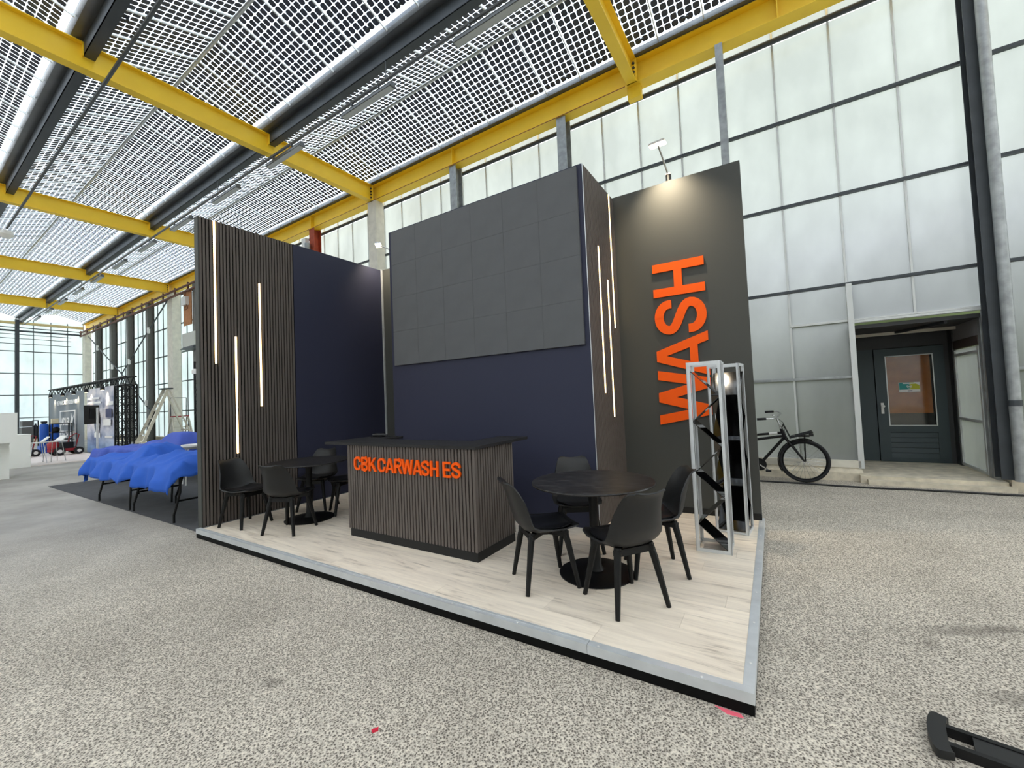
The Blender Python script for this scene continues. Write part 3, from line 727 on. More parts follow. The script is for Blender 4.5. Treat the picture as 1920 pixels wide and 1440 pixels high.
for i in range(6):
    for j in range(4):
        mo = link('screen_module', mod, ls, (-1.5+i*.5, random.uniform(-.0006,.0003), j*.5))
part('rear_frame', MB().box(-4.71,-1.725,YT-.003,YT-.0005,2.13,4.12), M_black, ls)

# counter
ct = thing('reception_counter', 'reception counter clad in dark slats with orange CBK CARWASH ES lettering', 'counter', (-3.2, 2.99, PH))
CX0, CX1, CY0, CY1 = -4.128, -2.312, 2.992, 3.64
ZC = 1.118
part('body', MB().box(CX0+.008,CX1-.02,CY0+.02,CY0+.06,.19,ZC).box(CX1-.06,CX1-.02,CY0+.06,CY1,.19,ZC).box(CX0+.008,CX0+.04,CY0+.06,CY1,.19,ZC), M_felt, ct)
part('kickboard', MB().box(CX0+.03,CX1-.004,CY0+.004,CY0+.03,PH,.19).box(CX1-.03,CX1-.004,CY0+.03,CY1-.01,PH,.19).box(CX0+.03,CX0+.05,CY0+.03,CY1-.01,PH,.19), M_kick, ct)
part('worktop', MB().box(-4.53,-2.29,2.985,3.42,ZC,ZC+.028).box(-4.53,-4.02,3.42,3.74,ZC,ZC+.028).box(-2.66,-2.29,3.42,3.92,ZC,ZC+.028), M_top, ct)
sf = MB().box(-SLW/2,SLW/2,-SLT,0,0,ZC-.19).mesh('slat', M_slat); ss = slat_mesh(ZC-.19, 'y')
for k in range(45): link('slat', sf, ct, (CX0+.024+k*SLP-ct.location.x, CY0+.0125+.008-ct.location.y, .19-PH))
for k in range(16): link('slat', ss, ct, (CX1-.02-ct.location.x, CY0+.04+k*SLP-ct.location.y, .19-PH))
part('corner_strip', MB().box(CX1-.026,CX1-.006,CY0+.006,CY0+.022,.19,ZC), M_slat, ct)
part('corner_strip', MB().box(CX0,CX0+.012,CY0+.006,CY1,.19,ZC), M_slat, ct)
for c,a,b in [('C',-4.0,-3.885),('B',-3.872,-3.768),('K',-3.754,-3.634),('C',-3.606,-3.49),('A',-3.488,-3.36),('R',-3.352,-3.243),('W',-3.247,-3.083),('A',-3.088,-2.962),('S',-2.968,-2.865),('H',-2.852,-2.75),('E',-2.69,-2.595),('S',-2.583,-2.475)]:
    letter(ct, c, lambda u,v,d,a=a: (a+u, CY0+.008-d, .846+v), b-a, .149, .162, .016)
dv = thing('label_printer', 'small black handheld device with a cable lying on the counter', 'device', (-4.32, 3.62, ZC+.028))
part('body', MB().tube([(-.1,-.02,.022),(-.06,-.01,.024),(.04,.02,.024),(.1,.04,.018)], [.018,.023,.022,.012], 10), M_black, dv, smooth=True, wl=False)
part('base', MB().box(-.13,.05,-.035,.045,0,.006), M_blackmetal, dv, wl=False)
part('cable', MB().tube([(.1,.04,.012),(.15,.03,.006),(.2,.07,.006),(.26,.06,.006)], .005, 6), M_black, dv, wl=False)

# spot lamps on the partitions
def arm_lamp(name, label, base, head, energy, power_dir):
    t = thing(name, label, 'lamp', base)
    bx, by, bz = base
    part('clamp', MB().box(bx-.04,bx+.05,by-.045,by+.045,bz,bz+.012).lathe([(.033,.012),(.033,.10),(.02,.105)], base, 12), M_blackmetal, t, smooth=True)
    part('collar', MB().lathe([(.034,.10),(.034,.116)], base, 12), M_whitep, t)
    part('arm', MB().tube([(bx,by,bz+.1),((bx*.3+head[0]*.7),(by*.3+head[1]*.7),head[2]-.05),(head[0],head[1],head[2])], .011, 8), M_chrome, t, smooth=True)
    d = (Vector((head[0]-bx, head[1]-by, 0))).normalized(); s = Vector((-d.y,d.x,0)); h = Vector(head)
    nrm = (d*0.12+Vector((0,0,1))).normalized(); fwd = s.cross(nrm)
    q = lambda a,b,c: h+s*a+fwd*b+nrm*c
    hb = MB().hexa([q(-.095,-.055,0),q(.095,-.055,0),q(.095,.055,0),q(-.095,.055,0),q(-.085,-.045,.028),q(.085,-.045,.028),q(.085,.045,.028),q(-.085,.045,.028)])
    part('head', hb, M_chrome, t)
    part('lens', MB().hexa([q(-.09,-.05,-.012),q(.09,-.05,-.012),q(.09,.05,-.012),q(-.09,.05,-.012),q(-.09,-.05,-.001),q(.09,-.05,-.001),q(.09,.05,-.001),q(-.09,.05,-.001)]), M_lamp, t)
    L = bpy.data.lights.new('spot_light', 'SPOT'); L.energy = energy; L.color = (1,.83,.6); L.spot_size = 1.75; L.spot_blend = 1; L.shadow_soft_size = .06
    lo = link('spot_light', L, t); p = q(0,0,-.03); lo.location = p - Vector(base)
    lo.rotation_euler = Vector(power_dir).to_track_quat('-Z','Y').to_euler()
arm_lamp('arm_lamp', 'lit arm lamp clamped on top of the anthracite partition', (-.95,5.385,4.165), (-.98,5.0,4.47), 205, (0.05,.42,-1))
arm_lamp('arm_lamp', 'arm lamp on the rear corner partition beside the screen tower', (-5.55,5.37,WT), (-5.9,5.05,4.45), 70, (-.3,.15,-1))

# ------------------------------------------------------------------ chairs and tables
def make_shell():
    prof = [(.245,.458,.17),(.215,.446,.208),(.10,.430,.24),(0,.422,.243),(-.10,.425,.243),(-.165,.445,.24),(-.205,.49,.232),(-.232,.56,.218),(-.255,.64,.2),(-.278,.72,.18),(-.298,.778,.163),(-.316,.812,.148),(-.336,.828,.132)]
    nx = 12; vs = []; m = len(prof)
    for i,(y,z,hw) in enumerate(prof):
        a = Vector((prof[max(i-1,0)][0], prof[max(i-1,0)][1])); b = Vector((prof[min(i+1,m-1)][0], prof[min(i+1,m-1)][1]))
        d = (b-a).normalized(); n = Vector((d.y,-d.x))          # towards the sitter
        if n.y < 0 and i < 5: n = -n
        if i >= 5 and n.x < 0: n = -n
        seat = 1-min(1,max(0,(i-3)/4)); curl = .045*seat+.075*(1-seat)*(1 if i < 9 else max(.1,1-(i-8)/4.5))
        if i < 3: curl *= .35+.2*i
        for k in range(nx+1):
            u = -1+2*k/nx; e = abs(u)**2.4*curl
            top = max(0,(i-9)/3.0); vs.append((u*hw*(1-.06*abs(u)**4), y+n.x*e, z+n.y*e + top*(.02*abs(u)**2-.012 if abs(u) < .8 else .02*.64-.012-.055*(abs(u)-.8))))
    fs = [(i*(nx+1)+k, i*(nx+1)+k+1, (i+1)*(nx+1)+k+1, (i+1)*(nx+1)+k) for i in range(m-1) for k in range(nx)]
    me = bpy.data.meshes.new('shell'); me.from_pydata(vs, [], fs)
    bm = bmesh.new(); bm.from_mesh(me)
    bmesh.ops.recalc_face_normals(bm, faces=bm.faces)
    bmesh.ops.solidify(bm, geom=bm.faces[:], thickness=.011)
    bmesh.ops.recalc_face_normals(bm, faces=bm.faces)
    bm.to_mesh(me); bm.free(); me.materials.append(M_black)
    me.polygons.foreach_set('use_smooth', [True]*len(me.polygons)); me.set_sharp_from_angle(angle=math.radians(60)); return me
def make_pad():
    vs = []; n = 10; top = []; bot = []
    for j in range(n+1):
        for k in range(n+1):
            u = -1+2*k/n; v = -1+2*j/n
            hw = .19 if v < .5 else .19-.03*(v-.5)*2
            x = u*hw*math.sqrt(1-.18*v*v); y = .028+v*.185*math.sqrt(1-.22*u*u)
            e = max(0, 1-max(abs(u),abs(v))**5)
            base = .430+.03*abs(u)**2.4+ (.012*max(0,v)**2) + (.02*max(0,-v)**3)
            top.append((x,y,base+.008+.026*e)); bot.append((x,y,base-.002))
    b = MB(); N_ = n+1; fs = [(j*N_+k,j*N_+k+1,(j+1)*N_+k+1,(j+1)*N_+k) for j in range(n) for k in range(n)]
    o = len(top); fs += [tuple(o+i for i in reversed(f)) for f in fs]
    ring = [k for k in range(N_)]+[j*N_+n for j in range(1,N_)]+[n*N_+k for k in range(n-1,-1,-1)]+[j*N_ for j in range(n-1,0,-1)]
    fs += [(ring[i],ring[(i+1)%len(ring)],o+ring[(i+1)%len(ring)],o+ring[i]) for i in range(len(ring))]
    b.add(top+bot, fs); return b.mesh('seat_pad', M_pad, smooth=50, fixn=True)
ch0 = thing('dining_chair', '', 'chair', group='black shell chairs')
part('shell', make_shell(), None, ch0, wl=False); part('seat_pad', make_pad(), None, ch0, wl=False)
fb = MB()
for s in (-1,1):
    fb.bar((-.15*s,.15,.397),(.15*s,-.15,.397),.05,.035)
fb.lathe([(.1,.392),(.12,.412)], (0,0,0), 16); fb.bar((-.14,.14,.395),(.14,.14,.395),.022,.045); fb.bar((-.14,-.14,.395),(.14,-.14,.395),.022,.045)
part('under_frame', fb, M_blackmetal, ch0, wl=False)
for sx in (-1,1):
    for sy in (-1,1):
        part('leg', MB().tube([(sx*.13,sy*.13,.425),(sx*.15,sy*.15,.33),(sx*.205,sy*.205,.0)], [.026,.025,.0165], 8), M_blackwood, ch0, smooth=True, wl=False)
CH = [((-1.611,2.941),(.69,.72),'black shell chair beside the counter, back towards the counter'),
      ((-.961,2.915),(-.795,.607),'black shell chair nearest the platform corner, seen from behind'),
      ((-.9,3.547),(-.885,-.466),'black shell chair between the round table and the metal racks'),
      ((-1.66,3.74),(.5,-.86),'black shell chair behind the round table under the screen'),
      ((-5.785,2.687),(.98,.18),'black shell chair against the slatted side wall'),
      ((-4.964,2.793),(-.376,.927),'black shell chair with its back to the platform front, far table'),
      ((-5.64,3.59),(.51,-.86),'black shell chair behind the far table by the navy board'),
      ((-5.08,3.68),(-.43,-.9),'black shell chair half hidden behind the counter')]
for i,((x,y),(dx,dy),lab) in enumerate(CH):
    rz = math.atan2(dy,dx)-PI/2
    if i == 0: ch0.location = (x,y,PH); ch0.rotation_euler = (0,0,rz); ch0['label'] = lab
    else: copy_tree(ch0, (x,y,PH), rz, lab)
tb0 = thing('round_table', 'round black marbled table near the metal racks', 'table', (-1.305,3.262,PH), .35, group='round pedestal tables')
_e = [n for n in M_tabletop.node_tree.nodes if n.type == 'VALTORGB'][0].color_ramp.elements; _e[0].color = rgb(24,23,23); _e[0].position = .42; _e[1].color = rgb(70,67,66); _e[1].position = .78
part('tabletop', MB().lathe([(.47,.730),(.497,.735),(.5,.742),(.497,.75),(.2,.7502)], n=56), M_tabletop, tb0, wl=False, smooth=30)
part('column', MB().lathe([(.09,.022),(.06,.03),(.045,.07),(.038,.2),(.036,.55),(.042,.7),(.06,.73)], n=24), M_blackmetal, tb0, wl=False, smooth=True)
part('base_plate', MB().lathe([(.3,0),(.302,.008),(.29,.014),(.12,.024)], n=48), M_blackmetal, tb0, wl=False, smooth=30)
copy_tree(tb0, (-5.235,3.21,PH), 1.2, 'round black marbled table by the slatted side wall')

# zigzag racks
def rack(label, loc, rz):
    t = thing('display_rack', label, 'rack', loc, rz, group='zigzag display racks')
    wd, dp, ht = .292, .30, 1.72
    for y in (0, dp):
        f = MB(); s = 1 if y == 0 else -1
        ya, yb = (0,.008) if y == 0 else (dp-.008, dp)
        f.box(-wd/2,-wd/2+.032,ya,yb,0,ht); f.box(wd/2-.032,wd/2,ya,yb,0,ht); f.box(-wd/2+.032,wd/2-.032,ya,yb,0,.03); f.box(-wd/2+.032,wd/2-.032,ya,yb,ht-.03,ht)
        for sx in (-1,1):
            x = sx*(wd/2-.004); f.box(min(x-.004,x+.004),max(x-.004,x+.004),min(ya,ya+s*.018),max(yb,yb+s*.018),0,ht)
        part('frame', f, M_alu, t, wl=False)
    zz = [1.64,1.40,1.172,.94,.708,.481,.247,.024]
    for k in range(7):
        a = -1 if k % 2 == 0 else 1; x0 = a*.118; x1 = -a*.118
        b = MB(); d = Vector((x1-x0,0,zz[k+1]-zz[k])).normalized(); n = Vector((-d.z,0,d.x))*.003
        pa = Vector((x0,.009,zz[k])); pb = Vector((x1,.009,zz[k+1])); e = Vector((0,dp-.018,0))
        b.hexa([pa-n,pb-n,pb-n+e,pa-n+e,pa+n,pb+n,pb+n+e,pa+n+e])
        part('shelf', b, M_gloss, t, wl=False, fixn=True, label='black glossy slanted shelf')
    for z in (.012, ht-.012):
        for q in (-wd/2+.002, wd/2-.012): part('tie_bar', MB().box(q,q+.01,.008,dp-.008,z-.01,z+.01), M_alu, t, wl=False)
    return t
rack('aluminium rack with black zigzag shelves standing in front, zigzag face to us', (-.522,4.112,PH), .02)
rack('aluminium rack with black zigzag shelves turned side-on by the partition edge', (-.558,4.906,PH), math.radians(-96))

# ------------------------------------------------------------------ bicycle by the kerb (front wheel and bars show past the partition)
def bicycle():
    YB = 8.27
    b = thing('bicycle', 'black city bicycle with front carrier parked along the kerb', 'bicycle', (-.16, YB, 0))
    def wheel(cx, cz, r):
        ty = part('tyre', MB().tube([(cx+r*math.cos(2*PI*k/40),YB,cz+r*math.sin(2*PI*k/40)) for k in range(40)], .024, 8, closed=True), M_rubber, b, smooth=True)
        part('rim', MB().tube([(cx+(r-.03)*math.cos(2*PI*k/40),YB,cz+(r-.03)*math.sin(2*PI*k/40)) for k in range(40)], .012, 6, closed=True), M_blackmetal, b, smooth=True)
        part('hub', MB().tube([(cx,YB-.05,cz),(cx,YB+.05,cz)], .03, 12), M_chrome, b, smooth=True)
        for k in range(24):
            a = 2*PI*k/24; s = .035*(1 if k%2 else -1)
            part('spoke', MB().tube([(cx+.026*math.cos(a+.6*(1 if k%4<2 else -1)),YB+s,cz+.026*math.sin(a+.6*(1 if k%4<2 else -1))),(cx+(r-.03)*math.cos(a),YB,cz+(r-.03)*math.sin(a))], .0018, 4), M_chrome, b)
    R = .325
    hx, hz = .375, .349
    wheel(hx, hz, R); wheel(-.74, hz, R)
    part('mudguard', MB().tube([(hx+(R+.035)*math.cos(a),YB,hz+(R+.035)*math.sin(a)) for a in [math.radians(t) for t in range(70,215,10)]], .028, 8, flat=.35), M_blackmetal, b, smooth=True)
    part('mudguard', MB().tube([(-.74+(R+.035)*math.cos(a),YB,hz+(R+.035)*math.sin(a)) for a in [math.radians(t) for t in range(10,190,10)]], .028, 8, flat=.35), M_blackmetal, b, smooth=True)
    fr = MB()
    fr.tube([(.085,YB,.875),(.13,YB,.725)], .026, 10)
    fr.tube([(.09,YB,.81),(-.42,YB,.755)], .02, 10); fr.tube([(.11,YB,.755),(-.44,YB,.665)], .022, 10)
    fr.tube([(.125,YB,.735),(-.25,YB,.275)], .024, 10); fr.tube([(-.25,YB,.275),(-.44,YB,.84)], .02, 10)
    for s in (-1,1):
        fr.tube([(-.25,YB+s*.03,.275),(-.74,YB+s*.06,hz)], .011, 8); fr.tube([(-.42,YB+s*.02,.74),(-.74,YB+s*.06,hz)], .01, 8)
    part('frame', fr, M_blackmetal, b, smooth=True)
    part('frame_sticker', MB().tube([(.03,YB,.804),(-.09,YB,.791)], .0215, 10), M_whitep, b, smooth=True, label='white sticker on top tube')
    fk = MB(); fk.tube([(.13,YB,.74),(.15,YB,.70)], .028, 10)
    for s in (-1,1): fk.tube([(.14,YB+s*.045,.715),(.22,YB+s*.05,.6),(.33,YB+s*.055,.42),(hx,YB+s*.055,hz)], [.02,.02,.015,.012], 8)
    part('fork', fk, M_blackmetal, b, smooth=True)
    part('stem', MB().tube([(.085,YB,.875),(.035,YB,1.05)], .014, 8), M_chrome, b, smooth=True)
    hb = MB()
    for s in (-1,1): hb.tube([(.035,YB,1.05),(.045,YB+s*.08,1.06+s*.01),(.06+s*.04,YB+s*.2,1.09+s*.03),(.0+s*.055,YB+s*.27,1.105+s*.045),(-.08+s*.055,YB+s*.29,1.105+s*.045)], .011, 8)
    part('handlebar', hb, M_chrome, b, smooth=True)
    for s in (-1,1): part('grip', MB().tube([(-.06+s*.055,YB+s*.288,1.105+s*.045),(-.19+s*.055,YB+s*.31,1.1+s*.045)], .019, 8), M_rubber, b, smooth=True)
    part('bell', MB().lathe([(.03,0),(.028,.015),(.012,.026)], (-.02,YB-.27,1.11), 12), M_chrome, b, smooth=True)
    cr = MB(); 
    for yy in (-.15,-.075,0,.075,.15): cr.tube([(.2,YB+yy,.735),(.5,YB+yy,.83)], .009, 6)
    cr.tube([(.2,YB-.15,.735),(.2,YB+.15,.735)], .011, 6); cr.tube([(.5,YB-.15,.83),(.5,YB+.15,.83)], .011, 6); cr.box(.24,.46,YB-.13,YB+.13,.752,.764)
    cr.tube([(.1,YB,.9),(.12,YB-.1,.95),(.2,YB-.15,.74)], .009, 6); cr.tube([(.1,YB,.9),(.12,YB+.1,.95),(.2,YB+.15,.74)], .009, 6)
    for s in (-1,1): cr.tube([(.4,YB+s*.1,.78),(hx+.015,YB+s*.065,hz)], .008, 6)
    part('front_carrier', cr, M_blackmetal, b)
    part('head_lamp', MB().box(.46,.52,YB-.03,YB+.03,.755,.80), M_black, b)
    part('brake_cable', MB().tube([(.04,YB-.1,1.06),(.12,YB-.06,.98),(.13,YB-.03,.85),(.15,YB-.03,.72)], .004, 6), M_black, b)
    part('chain_guard', MB().tube([(-.25,YB-.05,.275),(-.25,YB-.07,.275)], .1, 20), M_blackmetal, b)
    part('crank', MB().bar((-.25,YB-.09,.275),(-.13,YB-.09,.19),.02), M_chrome, b)
    part('pedal', MB().box(-.17,-.09,YB-.19,YB-.1,.175,.2), M_rubber, b)
    part('saddle', MB().hexa([(-.6,YB-.09,.93),(-.3,YB-.02,.93),(-.3,YB+.02,.93),(-.6,YB+.09,.93),(-.6,YB-.07,.98),(-.3,YB-.015,.96),(-.3,YB+.015,.96),(-.6,YB+.07,.98)]), M_rubber, b)
    part('seat_post', MB().tube([(-.44,YB,.82),(-.46,YB,.94)], .013, 8), M_chrome, b)
    part('kickstand', MB().tube([(-.3,YB+.05,.27),(-.33,YB+.2,.0)], .01, 6), M_blackmetal, b)
bicycle()

cbm = MB()
pts = [(-6+k*.45, 8.02+.016*(-6+k*.45)+.09+.03*math.sin(k*.7)+.02*math.sin(k*1.9), .014) for k in range(24)]
cbm.tube(pts, .014, 6)
single('floor_cable', cbm, M_black, 'black cable running along the floor before the kerb', 'cable', smooth=True, base=(0,8.1,0))

# loose things on the floor
hn = thing('plastic_grip', 'black plastic bar with a T grip lying at the lower corner', 'grip', (.66,2.5,0))
ag = -.17
def hp(u,v,z): return (u*math.cos(ag)-v*math.sin(ag)*1.0, u*math.sin(ag)+v*math.cos(ag), z)
def slab(poly,z0,z1): return MB().prism(poly, lambda u,v: hp(u,v,z0), lambda u,v: hp(u,v,z1))
n_ = 9; o_ = [(-.14-.03*math.cos(t*PI/2), .135*math.sin(t*PI/2)) for t in [-1+2*k/n_ for k in range(n_+1)]]
i_ = [(-.095-.014*math.cos(t*PI/2), .12*math.sin(t*PI/2)) for t in [1-2*k/n_ for k in range(n_+1)]]
part('grip', slab(o_+i_, .012, .045), M_black, hn, wl=False, fixn=True, smooth=40)
part('shaft', MB().prism([(-.03,-.05),(.9,-.05),(.9,.05),(-.03,.05)], lambda u,v: hp(u,v,.016), lambda u,v: hp(u,v,.038)), M_black, hn, wl=False, fixn=True)
for s in (-1,1): part('side_rail', MB().prism([(-.12,s*.06-.012),(.9,s*.06-.012),(.9,s*.06+.012),(-.12,s*.06+.012)], lambda u,v: hp(u,v,.0), lambda u,v: hp(u,v,.042)), M_blackmetal, hn, wl=False, fixn=True)
single('floor_tape', MB().prism([(-.33,2.288),(-.27,2.255),(-.2,2.262),(-.215,2.286)], lambda u,v:(u,v,0), lambda u,v:(u,v,.002)), M_pink, 'scrap of pink tape peeping out under the platform corner', 'tape', fixn=True, base=(-.26,2.27,0))
single('plastic_scrap', MB().prism([(-1.715,1.335),(-1.7,1.33),(-1.688,1.352),(-1.7,1.365)], lambda u,v:(u,v,0), lambda u,v:(u,v,.008)), M_redbit, 'tiny red plastic scrap on the asphalt', 'scrap', fixn=True, base=(-1.7,1.345,0))

# ------------------------------------------------------------------ neighbouring stand: carpet, tables under blue covers
single('carpet', MB().box(-14.25,-6.28,2.41,6.0,0,.008), M_carpet, 'dark carpet of the neighbouring stand under the covered tables', 'carpet', base=(-10,4,0))
def folding_table(label, x0, x1, y0, y1, bends, rz=0, org=None, z=.74):
    org = org or ((x0+x1)/2, (y0+y1)/2, .008); t = thing('folding_table', label, 'table', org, rz, group='folding tables of the neighbouring stand')
    L_, W_ = (x1-x0)/2, (y1-y0)/2
    part('tabletop', MB().box(-L_,L_,-W_,W_,z-.04,z), M_whitep, t, wl=False)
    for e,(fx,tx) in zip((-1,1), bends):
        for s in (-1,1):
            part('leg', MB().tube([(tx,s*(W_-.1),z-.04),(tx,s*(W_-.1),.46),(fx+(tx-fx)*.2,s*(W_-.1),.17),(fx,s*(W_-.1),.12),(fx,s*(W_-.1),0)], .016, 8), M_blackmetal, t, smooth=True, wl=False)
        part('crossbar', MB().tube([(fx+(tx-fx)*.6,-W_+.1,.32),(fx+(tx-fx)*.6,W_-.1,.32)], .014, 8), M_blackmetal, t, wl=False)
    return t
folding_table('folding table at the far end of the blue-covered front row', -10.74, -8.93, 2.34, 3.1, ((-.795,-.5),(.795,.86)))
folding_table('folding table beside the slatted wall in the blue-covered front row', -8.91, -7.02, 2.34, 3.1, ((-.9,-.62),(.68,.9)))
def drape(name, label, L_, W_, z, hang, bumps, m, loc, rz=0, seed=0, step=.04, wr=.02):
    hl, hr, hf, hb = hang
    nx = max(8,int((L_+hl+hr)/step)); ny = max(6,int((W_+hf+hb)/step)); vs = []
    nz = lambda a,b,c: noise.noise(Vector((a,b,c)))
    for j in range(ny+1):
        t = -hf+(W_+hf+hb)*j/ny
        for i in range(nx+1):
            s = -hl+(L_+hl+hr)*i/nx
            rag = 1+.45*nz(s*.75+seed, 2.0, seed)+.15*nz(s*2.3, t*.5, seed+3)
            dx = (-s if s < 0 else max(0,s-L_)); dy = (-t if t < 0 else max(0,t-W_))*max(.45,rag)
            x = min(max(s,0),L_); y_ = min(max(t,0),W_)
            zz = z
            for (cx,cy,sx,sy,h) in bumps:
                d = max(abs(x-cx)/sx, abs(y_-cy)/sy) if h > 0 else 9
                q = max(0, 1-max(0,d-.45)/1.1); zz += h*q*q*(3-2*q)
            # creases radiating over the bumps
            w1 = 1-2*abs(nz(s*1.7+t*2.6+seed, t*1.1-s*.5, seed+9)); w2 = 1-2*abs(nz(s*3.6-t*3.1, t*2.2+s, seed+5))
            zz += wr*(.9*max(0,w1)**2+.5*max(0,w2)**2)
            drop = dx+dy; k = min(1,drop/.2)
            ph = s*7.5+4.5*nz(s*1.1+seed,.7,1.3)
            fold = (.035+.05*math.sin(ph)+.03*math.sin(ph*2.3+1+seed))*k if dy > 0 else 0
            foldx = (.03+.045*math.sin(t*8+3*nz(t,seed,2)))*k if dx > 0 else 0
            x += (-1 if s < 0 else 1)*(foldx+.10*dx) if dx > 0 else 0
            y_ += (-1 if t < 0 else 1)*(fold+.10*dy) if dy > 0 else 0
            if dx > 0 and dy > 0:                      # corner: the two overhangs fold onto each other
                drop = max(dx,dy)+.45*min(dx,dy)
            zz -= drop*.97
            vs.append((x-L_/2, y_-W_/2, max(.02,zz)))
    N_ = nx+1
    fs = [(j*N_+i,j*N_+i+1,(j+1)*N_+i+1,(j+1)*N_+i) for j in range(ny) for i in range(nx)]
    me = bpy.data.meshes.new(name); me.from_pydata(vs, [], fs); me.materials.append(m)
    bm = bmesh.new(); bm.from_mesh(me); bmesh.ops.recalc_face_normals(bm, faces=bm.faces)
    bmesh.ops.solidify(bm, geom=bm.faces[:], thickness=.003); bm.to_mesh(me); bm.free()
    me.polygons.foreach_set('use_smooth', [True]*len(me.polygons))
    o = link(name, me, None, loc, rz); return tag(o, label, 'cover', group='blue covers over the folding tables')
drape('table_cover', 'bright blue cloth cover draped over the front row of folding tables', 3.78, .82, .758, (.3,.17,.31,.2),
      [(.3,.5,.22,.25,.06),(.95,.5,.25,.3,.09),(1.75,.5,.3,.3,.24),(2.35,.35,.2,.25,.10),(3.25,.5,.5,.35,.19)], M_bluecloth, (-8.87,2.73,0), 0, 3.0, wr=.055)
folding_table('folding table of the rear row, turned slightly, under violet blue cloth', 0, 2.9, 0, .76, ((-1.2,-.9),(1.2,.9)), .23, (-12.74,3.87,0))
drape('table_cover', 'long violet blue cloth cover over the rear folding table', 3.0, .8, .757, (.3,.2,.3,.06),
      [(.6,.4,.4,.4,.04),(1.8,.45,.3,.3,.16),(2.6,.4,.35,.3,.34)], M_blueviolet, (-12.74,3.87,0), .23, 7.0, wr=.03)
folding_table('folding table of the rear row nearest the hall wall, under creased cloth', 0, 3.2, 0, .76, ((-1.3,-1.0),(1.3,1.0)), 0, (-9.9,5.3,.008))
drape('table_cover', 'creased violet cloth cover over the rear table nearest the hall wall', 3.3, .8, .757, (.25,.25,.22,.2),
      [(.5,.4,.2,.3,.36),(1.3,.4,.15,.3,.3),(2.1,.45,.2,.3,.34),(2.9,.4,.2,.3,.33)], M_blueviolet, (-9.9,5.3,0), 0, 12.0, wr=.07)
st = thing('stool', 'white bar stool standing between the covered tables', 'stool', (-10.85,4.0,.008))
part('seat', MB().lathe([(.1,.76),(.19,.78),(.225,.82),(.22,.86),(.19,.84),(.1,.81)], n=20), M_whitep, st, smooth=True, wl=False)
for a in range(4):
    c,s = math.cos(a*PI/2+.6), math.sin(a*PI/2+.6)
    part('leg', MB().tube([(.12*c,.12*s,.78),(.21*c,.21*s,.7),(.24*c,.24*s,0)], .014, 8), M_whitep, st, smooth=True, wl=False)
part('foot_ring', MB().tube([(.225*math.cos(k*PI/10),.225*math.sin(k*PI/10),.3) for k in range(20)], .009, 6, closed=True), M_whitep, st, wl=False)

# ladders
la = thing('step_ladder', 'tall aluminium step ladder opened out by the hall wall', 'ladder', (-19.4,6.3,0))
for s in (-1,1):
    part('stile', MB().bar((s*.2,0,2.5),(s*.34,-1.0,0),.05,.09), M_ladder, la, wl=False)
    part('rear_stile', MB().bar((s*.18,.05,2.45),(s*.36,.95,0),.035,.05), M_ladder, la, wl=False)
for k in range(8):
    z = .3+k*.28; f = 1-z/2.5; part('tread', MB().box(-.2-.14*f,.2+.14*f,-f-.06,-f+.06,z-.015,z+.015), M_ladder, la, wl=False)
part('top_tray', MB().box(-.26,.26,-.12,.14,2.48,2.53), M_dark, la, wl=False)
part('rear_tie', MB().box(-.3,.3,.55,.58,.9,.94).box(-.28,.28,.55,.58,.94,.95), M_ladder, la, wl=False)
lb = thing('platform_ladder', 'smaller platform ladder with a hoop rail and red top step', 'ladder', (-20.6,7.15,0), 0)
for s in (-1,1):
    part('stile', MB().bar((0,s*.27,1.42),(.55,s*.34,0),.05,.06), M_ladder, lb, wl=False)
    part('rear_stile', MB().bar((-.1,s*.26,1.4),(-.6,s*.33,0),.04,.04), M_ladder, lb, wl=False)
for k in range(5):
    z = .25+k*.25; f = 1-z/1.42; part('tread', MB().box(.55*f-.06,.55*f+.06,-.27-.07*f,.27+.07*f,z-.012,z+.012), M_ladder, lb, wl=False)
part('platform', MB().box(-.2,.08,-.28,.28,1.42,1.46), M_red, lb, wl=False)
part('hoop_rail', MB().tube([(-.15,-.26,1.44),(-.15,-.27,2.2),(-.15,.27,2.2),(-.15,.26,1.44)], .016, 8), M_dark, lb, wl=False)

# ------------------------------------------------------------------ trusses, banners and things of the far stand
def truss_mesh(a, b, size=.3, r=.03, pitch=.3):
    a = Vector(a); b = Vector(b); d = (b-a); L_ = d.length; d.normalize()
    u = Vector((0,0,1)) if abs(d.z) < .9 else Vector((1,0,0)); s = d.cross(u).normalized(); u = s.cross(d)
    m_ = MB(); cs = [(s*i+u*j)*(size/2) for i,j in ((-1,-1),(1,-1),(1,1),(-1,1))]
    for c in cs: m_.tube([a+c,b+c], r, 6)
    n = max(1,int(L_/pitch))
    for k in range(n):
        p = a+d*(L_*k/n); q = a+d*(L_*(k+1)/n)
        for i in range(4):
            c1, c2 = cs[i], cs[(i+1)%4]
            if k % 2: c1, c2 = c2, c1
            m_.bar(p+c1, q+c2, .022)
    return m_
YW = 5.55
tf = thing('exhibition_truss', 'black lattice truss frame around the far stand banners', 'truss', (-26,YW,0))
part('top_truss', truss_mesh((-31.7,YW,2.88),(-20.35,YW,2.88)), M_blackmetal, tf)
part('post', truss_mesh((-21.3,YW,0),(-21.3,YW,2.73),.34), M_blackmetal, tf)
part('post', truss_mesh((-20.5,YW,0),(-20.5,YW,2.73),.34), M_blackmetal, tf)
part('post', MB().box(-25.28,-24.98,YW-.05,YW+.05,0,2.74), M_blackmetal, tf)
part('post', MB().box(-31.75,-31.45,YW-.15,YW+.15,0,2.74), M_blackmetal, tf)
tf2 = thing('exhibition_truss', 'black truss post beside the slatted side wall edge, behind the covered tables', 'truss', (-14.55,5.6,0))
part('post', truss_mesh((-14.6,5.62,0),(-14.6,5.62,3.1),.26), M_blackmetal, tf2)
